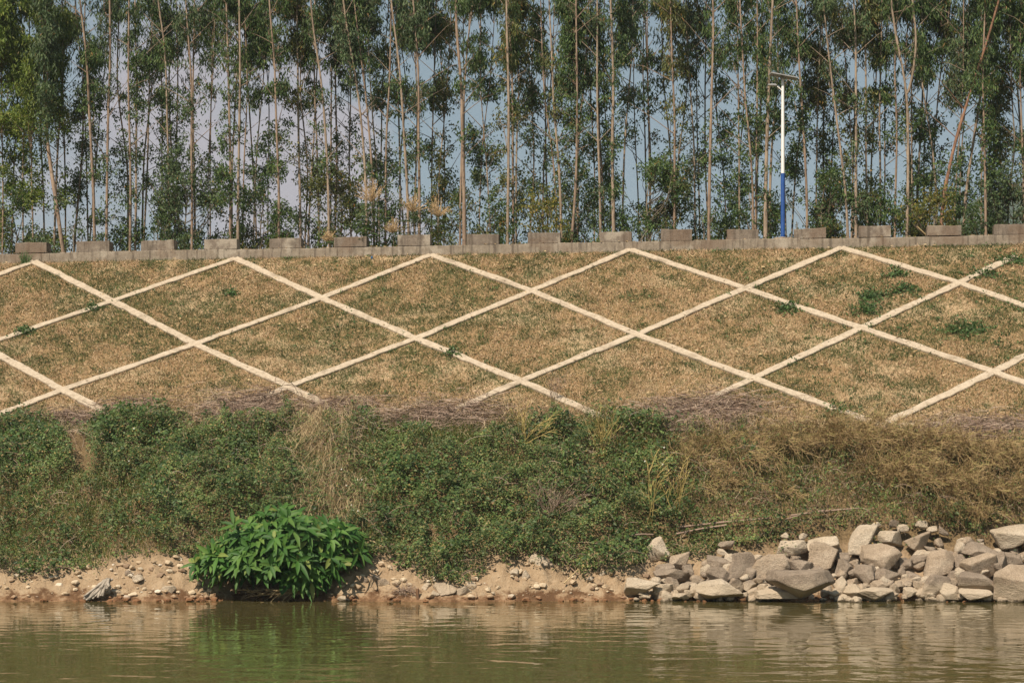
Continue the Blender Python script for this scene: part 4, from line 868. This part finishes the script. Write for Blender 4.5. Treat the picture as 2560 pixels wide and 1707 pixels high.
# larger leaved brambles in drifts among the creeper
P, px, py = bank_sample(120000); body, gap, patch, straw, lgrass, brown, ugr = covers(px, py)
w = body * (1 - gap) * (1 - patch) * (1 - straw) * (1 - .8 * brown) * (1 - .6 * lgrass) * np.clip((fbm(px / 75, py / 60, 87, 3) + gz(px, py, (80, 1130, 90, 60, .22), (350, 1085, 130, 45, .22), (1560, 1270, 110, 50, .12)) - .50) * 6, 0, 1)
k = R.random(len(P)) < w * .55; P, px, py = P[k], px[k], py[k]; n = len(P); mb = MB()
mb.add(*leaves(P + VIEW * ((hcov(px, py) + .16) * R.random(n)**.4)[:, None], rdir(n, -.7, .3) + [0, -.3, -.2], VIEW + rdir(n) * .7, R.uniform(.07, .13, n), R.uniform(.05, .085, n), .15))
tag(mb.build('bramble_leaves', LM['deep']), kind='stuff')
# dead vines and stems through everything
P, px, py = bank_sample(60000); body, gap, patch, straw, lgrass, brown, ugr = covers(px, py)
w = body * (.04 + .35 * np.clip((fbm(px / 60, py / 44, 95, 3) - .54) * 7, 0, 1) + .3 * straw + .3 * brown) + .5 * np.exp(-((py - np.interp(px, *TOP_T) - 6) / 24)**2)
k = R.random(len(P)) < w * .55; P, px, py = P[k], px[k], py[k]; n = len(P); t = np.linspace(0, 1, 6)[None, :, None]
d = unit(np.stack([R.normal(size=n), R.normal(size=n) * .4 - .35, R.normal(size=n) * .6 + .35], 1)); ln = R.uniform(.15, .6, (n, 1, 1))
Q = (P + VIEW * (hcov(px, py) * .8)[:, None])[:, None] + d[:, None] * ln * t + np.stack([R.normal(size=n) * .3, np.zeros(n) - .1, -R.uniform(.2, .8, n)], 1)[:, None] * ln * t**2
mb = MB(); mb.add(*tubes(Q, R.uniform(.003, .0055, (n, 1)) * np.linspace(1, .5, 6)[None], 3)); tag(mb.build('dead_vines', BRUSH), kind='stuff')
# tall grass, green
P, px, py = bank_sample(300000); body, gap, patch, straw, lgrass, brown, ugr = covers(px, py)
w = body * (1 - gap) * (.10 + .22 * np.clip((fbm(px / 44, py / 36, 39, 3) - .52) * 8, 0, 1) + .36 * lgrass + .55 * np.clip(ugr, 0, 1) + .16 * brown + .08 * straw); k = R.random(len(P)) < w * .55; P, px, py = P[k], px[k], py[k]; n = len(P)
mb = MB(); up = np.stack([R.normal(size=n) * .30, R.normal(size=n) * .25 - .35, np.ones(n)], 1)
add_blades(mb, P + VIEW * (hcov(px, py) * .5 * R.random(n))[:, None], up, unit(np.stack([np.ones(n), R.normal(size=n) * .5, np.zeros(n)], 1)), R.uniform(.14, .40, n), R.uniform(.007, .013, n), np.stack([R.normal(size=n) * .09, -.05 * np.ones(n), -R.uniform(0, .12, n)], 1))
tag(mb.build('tall_grass', GRASS), kind='stuff')
# dry straw: the drape in the middle, the dry rim under the slope and threads everywhere
P, px, py = bank_sample(330000); body, gap, patch, straw, lgrass, brown, ugr = covers(px, py)
rim = np.exp(-((py - np.interp(px, *TOP_T) + 8) / 26)**2)
w = np.clip(body * (.05 + .10 * np.clip((fbm(px / 50, py / 50, 48, 3) - .52) * 8, 0, 1) + .60 * straw * np.clip(.3 + 2.2 * (fbm(px / 40, py / 90, 44, 3) - .3), 0, 1) + .10 * brown + .05 * lgrass) + .30 * rim, 0, 1); k = R.random(len(P)) < w * np.where(straw > .2, .75, .42); P, px, py = P[k], px[k], py[k]; n = len(P)
st = straw[k]; up = np.stack([R.normal(size=n) * .45 - .25 * st, -.45 + R.normal(size=n) * .3, np.where(R.random(n) < .5, .9, .2)], 1)
mb = MB(); add_blades(mb, P + VIEW * ((hcov(px, py) * .8 + .25 * st) * R.random(n))[:, None], up, unit(np.stack([np.ones(n), R.normal(size=n) * .4, R.normal(size=n) * .4], 1)), R.uniform(.15, .45, n) * (1 + .7 * st), R.uniform(.005, .010, n), np.stack([R.normal(size=n) * .12 - .08 * st, -.06 * np.ones(n), -R.uniform(.05, .30, n) * (1 + st)], 1))
tag(mb.build('dry_straw', STRAW), kind='stuff')
# little white flowers in the ground cover
P, px, py = bank_sample(60000); fw = gz(px, py, (890, 1250, 28, 55, 1), (1640, 1215, 60, 20, .8), (330, 1150, 40, 20, .15), (1640, 1180, 50, 30, .3)); k = R.random(len(P)) < fw * .045; P, px, py = P[k], px[k], py[k]; n = len(P)
mb = MB(); 
for a in range(5):
    d = np.stack([np.full(n, math.cos(a * 1.2566)), np.zeros(n), np.full(n, math.sin(a * 1.2566))], 1); mb.add(*leaves(P + VIEW * (hcov(px, py) + .06)[:, None], d, np.tile([0, -1, .3], (n, 1)), .022, .016))
tag(mb.build('white_flowers', plain('white_petal', (.75, .73, .66), .6)), kind='stuff')
# ------------------------------------------------------------------ twig builders
def twiggy(base, nst, dirf, ln, r, nsub, nss, bend, mat, name, label, cat, group=None, sub=.38, spread=.55, basej=.06):
    base = np.asarray(base); B = base + R.normal(size=(nst, 3)) * [basej, basej, .01]; D = unit(dirf(nst)); Lh = R.uniform(*ln, (nst, 1)); mb = MB()
    t = np.linspace(0, 1, 8)[None, :, None]
    bv = bend(nst)[:, None] if callable(bend) else np.asarray(bend)
    P = B[:, None] + D[:, None] * Lh[:, None] * t + bv * Lh[:, None] * t**2
    P = P + np.cumsum(R.normal(size=P.shape) * .012, 1) * (t > 0)
    mb.add(*tubes(P, r * np.linspace(1, .4, 8)[None], 4))
    if nsub:
        i = R.integers(2, 8, (nst, nsub)); S0 = np.take_along_axis(P, i[..., None].repeat(3, -1), 1).reshape(-1, 3); T = unit(np.gradient(P, axis=1)); T0 = np.take_along_axis(T, i[..., None].repeat(3, -1), 1).reshape(-1, 3)
        m_ = len(S0); d = unit(T0 + rdir(m_) * spread); l2 = np.repeat(Lh[:, 0], nsub)[:, None] * sub * R.uniform(.5, 1.2, (m_, 1)); t2 = np.linspace(0, 1, 5)[None, :, None]
        Q = S0[:, None] + d[:, None] * l2[:, None] * t2 + np.array([0, -.08, -.18]) * l2[:, None] * t2**2 + np.cumsum(R.normal(size=(m_, 5, 3)) * .008, 1) * (t2 > 0)
        mb.add(*tubes(Q, r * .6 * np.linspace(1, .5, 5)[None], 3))
        if nss:
            i = R.integers(1, 5, (m_, nss)); S1 = np.take_along_axis(Q, i[..., None].repeat(3, -1), 1).reshape(-1, 3); d1 = unit(np.repeat(d, nss, 0) + rdir(m_ * nss) * .8); l3 = np.repeat(l2, nss, 0) * .45 * R.uniform(.4, 1.2, (m_ * nss, 1))
            E = S1 + d1 * l3; mb.add(*tubes(np.stack([S1, (S1 + E) / 2 + R.normal(size=E.shape) * .01, E], 1), r * .42, 3))
    return tag(mb.build(name, mat, loc=base), label, cat, group)
DS = [(1690, 1135, .55), (1745, 1165, .75), (1800, 1125, .8), (1860, 1160, .85), (1915, 1115, .85), (1975, 1125, .95), (2035, 1100, .95), (2095, 1120, 1.05), (2150, 1105, 1.05), (2205, 1135, 1.1), (2265, 1120, 1.0), (2320, 1150, 1.05), (2375, 1140, .95), (2430, 1160, .95), (2490, 1150, .9), (2550, 1170, .9), (2620, 1170, .9)]
DL = [(1960, 1235, .45), (1755, 1225, .55), (1850, 1215, .6), (2190, 1190, .9), (2250, 1210, .9), (2305, 1225, .85), (2360, 1215, .85), (2420, 1235, .85), (2475, 1245, .8), (2530, 1235, .85), (2590, 1250, .8), (2450, 1290, .5), (2380, 1280, .5)]
for row, lst in (('upper', DS), ('lower', DL)):
    lst.sort()
    for j, (x, y, s) in enumerate(lst):
        lb = f"{'leftmost' if j == 0 else 'rightmost' if j == len(lst) - 1 else ORD[j + 1] + ' from the left'} in the {row} row of dry reddish-brown bushes above the boulders"
        twiggy(hit(x, y), int(46 * s) + 10, lambda n: np.stack([R.normal(size=n) * .66, R.normal(size=n) * .45 - .60, np.abs(R.normal(size=n)) * .6 + .42], 1), (.55 * s, 1.25 * s), .0075, 8, 3, lambda n: np.stack([R.normal(size=n) * .22, R.normal(size=n) * .15 - .12, R.uniform(-.75, -.15, n)], 1), DRYSH, 'dry_shrub', lb, 'shrub', 'dry brown shrubs above the boulders', basej=.18)
# brush piles along the foot of the slope
BP_ = [(620, 1040, 135, 42, 2300, 'large heap of dead grey branches at the slope foot left of the straw'), (175, 1058, 75, 22, 900, 'small heap of dead brush at the slope foot on the far left'), (1090, 1058, 175, 34, 2300, 'long low heap of dead brush at the slope foot in the middle'),
       (1745, 1048, 170, 36, 2900, 'wide mat of purple-brown dead brush at the slope foot, right of centre'), (2420, 1100, 160, 32, 2200, 'heap of dead brush below the toe beam at the right edge'), (850, 1030, 90, 26, 1100, 'thin dead brush on the slope foot above the straw'), (330, 1025, 100, 18, 500, 'sparse dead twigs over the lower end of the beam on the left')]
for x, y, sx, sy, n, lb in BP_:
    g = hit(x, y); qx = x + R.normal(size=n) * sx * .5; qy = y + R.normal(size=n) * sy * .5
    Y0 = np.interp(qy, *zip(*sorted((yy, hit(x, yy)[1]) for yy in np.linspace(y - 2.2 * sy, y + 2.2 * sy, 25)))); C = np.stack([(qx - 1280) / F * Y0, Y0, 0 * Y0], 1); C[:, 2] = ground(C[:, 0], C[:, 1]) + np.abs(R.normal(size=n)) * (.20 if n > 2000 else .11) + .01
    d = unit(np.stack([R.normal(size=n), R.normal(size=n) * .5, R.normal(size=n) * .22], 1)); ln = R.uniform(.12, .55, (n, 1)); t = np.linspace(-.5, .5, 5)[None, :, None]
    Pp = C[:, None] + d[:, None] * ln[:, None] * t + rdir(n)[:, None] * ln[:, None] * .25 * (.25 - t**2) * 2
    Pp[..., 2] = np.maximum(Pp[..., 2], ground(Pp[..., 0], Pp[..., 1]) + .008)
    mb = MB(); mb.add(*tubes(Pp, np.where(R.random((n, 1)) < .06, .011, .0055) * np.array([[1, 1, .9, .7, .4]]), 3)); tag(mb.build('brush_pile', BRUSH, loc=g), lb, 'brush pile', 'dead brush along the slope foot')
for pts, lb in (([(487, 1035), (540, 1022), (600, 1030), (650, 1050)], 'long dead branch on top of the heap left of the straw'), ([(560, 1085), (580, 1110), (610, 1132)], 'pale bent branch lying on the creeper below the large brush heap'), ([(625, 1110), (600, 1090), (570, 1050), (576, 1000)], 'forked pale dead branch standing up out of the large brush heap'), ([(1190, 1050), (1220, 1070), (1180, 1090)], 'grey dead branch at the middle brush heap'),
                ([(1000, 1062), (1080, 1040), (1160, 1028)], 'thin dark branch lying across the middle brush heap'), ([(840, 1425), (880, 1398), (985, 1372)], 'long grey dead branch right of the leafy bush'), ([(900, 1368), (930, 1362), (960, 1380)], 'curved pale driftwood branch at the right side of the leafy bush'), ([(1300, 1380), (1360, 1365), (1400, 1362)], 'thin dead stick lying in the creeper in mid bank'),
                ([(1410, 1470), (1440, 1440), (1465, 1415)], 'thin pale stick leaning on the clay left of the rock pile'), ([(1405, 1400), (1425, 1430), (1445, 1448)], 'thin crossing twig on the clay left of the rock pile')):
    Pp = np.array([hit(x, y) + VIEW * .14 for x, y in pts]); mb = MB(); mb.add(*tubes(smooth_line(Pp, 12)[None], np.linspace(.017, .008, 12)[None], 5)); tag(mb.build('dead_branch', STRAW_PALE if 'pale' in lb else BRUSH, loc=Pp[0]), lb, 'branch')
# yellow stalk plants
def fan(w, lift=1.0): return lambda n: np.stack([R.normal(size=n) * w, R.normal(size=n) * .3 - .2, np.full(n, lift)], 1)
for x, y, n, w, ln, ns, nss, r, mt, lb in ((1312, 1115, 16, .75, (.6, 1.05), 3, 3, .009, STALK, 'wide fan of bare yellow stalks at the slope foot near the middle'), (1510, 1145, 18, .22, (.8, 1.25), 2, 3, .0095, STALK, 'upright clump of tall yellow stalks right of the fan of stalks'),
        (1622, 1318, 4, .12, (1.3, 1.75), 5, 2, .0095, STALK, 'lone pair of tall thin yellow stalks above the bright white block'), (1692, 1298, 7, .22, (.9, 1.3), 4, 2, .0095, STALK, 'leaning yellow stalks at the left edge of the dry brown bushes'), (1376, 1335, 5, .10, (.30, .42), 0, 0, .009, BRUSH, 'lower stem of the bare bush in the creeper'),
        (1376, 1296, 26, .60, (.45, .95), 5, 3, .005, BRUSH, 'bare leafless grey bush fanning out of the creeper in mid bank'), (1384, 1000, 16, .35, (.35, .75), 6, 4, .0035, BRUSH, 'wispy dark dead weed standing over the falling beam near the middle'), (1590, 1010, 26, .6, (.4, .9), 3, 3, .0028, STRAW, 'airy pale dry grass tuft on the slope foot right of the stalks'), (2060, 1040, 3, .1, (.5, .8), 1, 0, .004, STRAW, 'single thin dry stalk standing on the slope foot on the right')):
    if 'lower stem' in lb: continue
    g = hit(x, y) + VIEW * .05; twiggy(g, n, fan(w), ln, r, ns, nss, [0, -.05, -.12], mt, 'stalk_plant' if mt is STALK else 'dry_weed', lb, 'plant')
# poles
for (x0, y0), (x1, y1), r, lb in (((1692, 1332), (1925, 1309), .022, 'long pale bamboo pole lying above the left of the rock pile'), ((1975, 1302), (2145, 1284), .020, 'pale bamboo pole lying under the dry brown bushes'), ((1690, 1348), (1815, 1326), .020, 'dark bamboo pole lying just below the long pale pole'), ((1580, 1351), (1632, 1350), .017, 'short cut pole end beside the bright white block'), ((1960, 1312), (2060, 1288), .014, 'thin split cane beside the pole under the brown bushes')):
    A, B = hit(x0, y0) + VIEW * .16, hit(x1, y1) + VIEW * .16; Pp = resample([A, (A + B) / 2 + [0, 0, .015], B], 14); rr_ = np.full(14, r); rr_[::3] *= 1.12
    mb = MB(); mb.add(*tubes(Pp[None], rr_[None], 8)); n = mb.n; mb.f.append(np.array([list(range(8))[::-1], list(range(n - 8, n))])) if False else None
    tag(mb.build('bamboo_pole', BRUSH, loc=A, smooth=True), lb, 'pole')
# driftwood stump at the left shore, a wooden stake and drowned twigs
g = hit(238, 1488); mb = MB(); n = 34; A = at(270, 1447, g[1] - .1) + R.normal(size=(n, 3)) * [.035, .03, .01]; xe = R.uniform(206, 276, n); ye = 1500 - 26 * np.clip((xe - 206) / 70, 0, 1)**3 - R.uniform(0, 12, n); B = np.array([at(a_, b_, g[1] - .18 + R.uniform(-.08, .1)) for a_, b_ in zip(xe, ye)])
Pp = np.stack([A, A * .66 + B * .34 + R.normal(size=(n, 3)) * .015, A * .33 + B * .67 + R.normal(size=(n, 3)) * .02, B], 1); mb.add(*tubes(Pp, np.array([[.022, .030, .032, .022]]) * R.uniform(.6, 1.2, (n, 1)), 6))
tag(mb.build('driftwood_stump', plain('driftwood', (.40, .35, .29), .9, .1, var=.2, sc=14), loc=g, smooth=True), 'grey weathered driftwood stump fanning out at the left waterline', 'driftwood')
g = hit(1046, 1490); mb = MB(); mb.add(*tubes(resample([g + [0, -.08, -.1], g + [-.02, -.08, .16]], 4)[None], .035, 6)); mb.add(*tubes(resample([g + [0, -.08, .155], g + [-.02, -.08, .165]], 3)[None], np.array([[.035, .03, .0]]), 6)); tag(mb.build('wooden_stake', plain('wet_wood', (.20, .11, .06), .8), loc=g), 'short brown wooden stake at the waterline in mid shore', 'stake')
twiggy(hit(1010, 1478) + [0, -.05, .02], 40, lambda n: np.stack([R.normal(size=n) * .8, R.normal(size=n) * .3 - .2, R.uniform(-.1, .7, n)], 1), (.12, .36), .006, 3, 0, [0, 0, -.3], BRUSH, 'dead_roots', 'grey tangle of dead roots at the waterline beside the wooden stake', 'roots')
twiggy(hit(770, 1482) + [0, -.10, .03], 15, lambda n: np.stack([-1 + R.normal(size=n) * .25, R.normal(size=n) * .3 - .25, R.uniform(-.05, .14, n)], 1), (.5, 1.15), .010, 3, 2, [0, 0, -.03], STRAW_PALE, 'dead_branch', 'bare pale twigs lying along the waterline under the leafy bush', 'branch')
# ------------------------------------------------------------------ the big-leaved bush
def big_leaves(P, D, Nn, Ln, Wd, droop):
    n = len(P); D = unit(D); Sd = unit(np.cross(D, Nn)); Nn = np.cross(Sd, D); t = np.array([0, .18, .42, .68, .88, 1]); wv = np.array([.06, .62, 1, .80, .36, .0])
    C = P[:, None] + D[:, None] * (Ln[:, None] * t)[..., None] + np.array([0, 0, -1.]) * (droop[:, None] * Ln[:, None] * t**2)[..., None]
    up = Nn[:, None] * (Wd[:, None] * wv * .22)[..., None]; sd = Sd[:, None] * (Wd[:, None] * wv * .5)[..., None]
    V = np.stack([C, C + sd + up, C - sd + up], 2)       # centre, right, left
    i = (np.arange(n) * 18)[:, None] + (np.arange(5) * 3)[None]; f = np.concatenate([np.stack([i, i + 1, i + 4, i + 3], -1).reshape(-1, 4), np.stack([i + 2, i, i + 3, i + 5], -1).reshape(-1, 4)])
    return V.reshape(-1, 3), f
BT = ([465, 520, 580, 640, 690, 740, 800, 850, 900, 925], [1408, 1372, 1332, 1288, 1266, 1292, 1304, 1302, 1342, 1380]); BB = ([465, 550, 650, 740, 800, 830, 900, 925], [1436, 1452, 1446, 1470, 1466, 1434, 1390, 1380])
xs = R.uniform(470, 920, 2600); ys = R.uniform(1262, 1480, 2600); tp, bt = np.interp(xs, *BT), np.interp(xs, *BB); k = (ys > tp + 6) & (ys < bt - 12); xs, ys = xs[k], ys[k]
keep = []
for i in range(len(xs)):
    if all((xs[i] - xs[j])**2 + ((ys[i] - ys[j]) * 1.15)**2 > 18**2 for j in keep): keep.append(i)
xs, ys = xs[keep], ys[keep]; tt = (xs - 695) / 240; vv = (ys - 1395) / 140
g0 = hit(690, 1478); q = np.sqrt(np.clip(1 - tt**2 - vv**2, .02, 1)); Yb = 36.75 - 1.35 * q + R.uniform(-.22, .25, len(xs))
C = np.array([at(x, y, Y) for x, y, Y in zip(xs, ys, Yb)])
back = C[R.random(len(C)) < .75] + np.array([0, .45, .0]) + R.normal(size=(1, 3)) * .05; back2 = back[::2] + [0, .4, -.05]; k_ = R.random(len(C)) < .16; C[k_] += unit(C[k_] - at(695, 1440, 36.9)) * R.uniform(.12, .32, (k_.sum(), 1))
nc = len(C); ALL = np.concatenate([C, back, back2]); cen = at(695, 1440, 36.9)
ax = unit((ALL - cen) * [.8, 1.0, .9] + [0, -.25, .55] + R.normal(size=ALL.shape) * .22)
e = thing('leafy_bush', tuple(g0), 'large bright green bush with long pointed leaves overhanging the water', 'bush')
per = 7; A = np.repeat(ax, per, 0); n = len(A); r1 = unit(np.cross(A, rdir(n))); an = (np.tile(np.arange(per), len(ALL)) * 2.4 + np.repeat(R.uniform(0, 6, len(ALL)), per))[:, None]
b1 = unit(np.cross(np.repeat(ax, per, 0), np.array([.3, .2, 1.]))); b2 = np.cross(A, b1); rd = b1 * np.cos(an) + b2 * np.sin(an); open_ = R.uniform(.15, .85, (n, 1))
D = unit(rd + A * open_ + [0, 0, -.05]); Nn = unit(A * 1.0 - rd * open_ + R.normal(size=(n, 3)) * .15)
lv = MB(); lv.add(*big_leaves(np.repeat(ALL, per, 0) - A * (np.tile(np.arange(per), len(ALL)) * .012)[:, None], D, Nn, R.uniform(.22, .42, n), R.uniform(.075, .12, n), R.uniform(.0, .50, n)))
lv.build('foliage', BUSHL, e, loc=g0, smooth=True)
mb = MB(); k = R.permutation(len(ALL))[:200]; nk = len(k); B0 = g0 + np.stack([R.normal(size=nk) * .55, R.uniform(-.1, .5, nk), R.uniform(-.05, .1, nk)], 1); E = ALL[k]; M_ = B0 * .5 + E * .5 + [0, .12, .12]
mb.add(*tubes(np.stack([B0, B0 * .6 + M_ * .4 + [0, 0, .03], M_, M_ * .4 + E * .6 + [0, 0, .02], E], 1), np.array([[.016, .013, .010, .007, .004]]), 5)); mb.build('stems', BARK[2], e, loc=g0, smooth=True)

# ------------------------------------------------------------------ the dusty air
mb = MB(); mb.add(*boxv(-800, 1000, -160, 1480, -4, 185)); m = bpy.data.materials.new('haze_air'); m.use_nodes = True; m.node_tree.nodes.clear()
ho = m.node_tree.nodes.new('ShaderNodeOutputMaterial'); hv_ = m.node_tree.nodes.new('ShaderNodeVolumePrincipled'); hv_.inputs['Density'].default_value = .00032; hv_.inputs['Color'].default_value = (.80, .88, .95, 1)
m.node_tree.links.new(hv_.outputs[0], ho.inputs['Volume']); tag(mb.build('haze', m), kind='stuff')
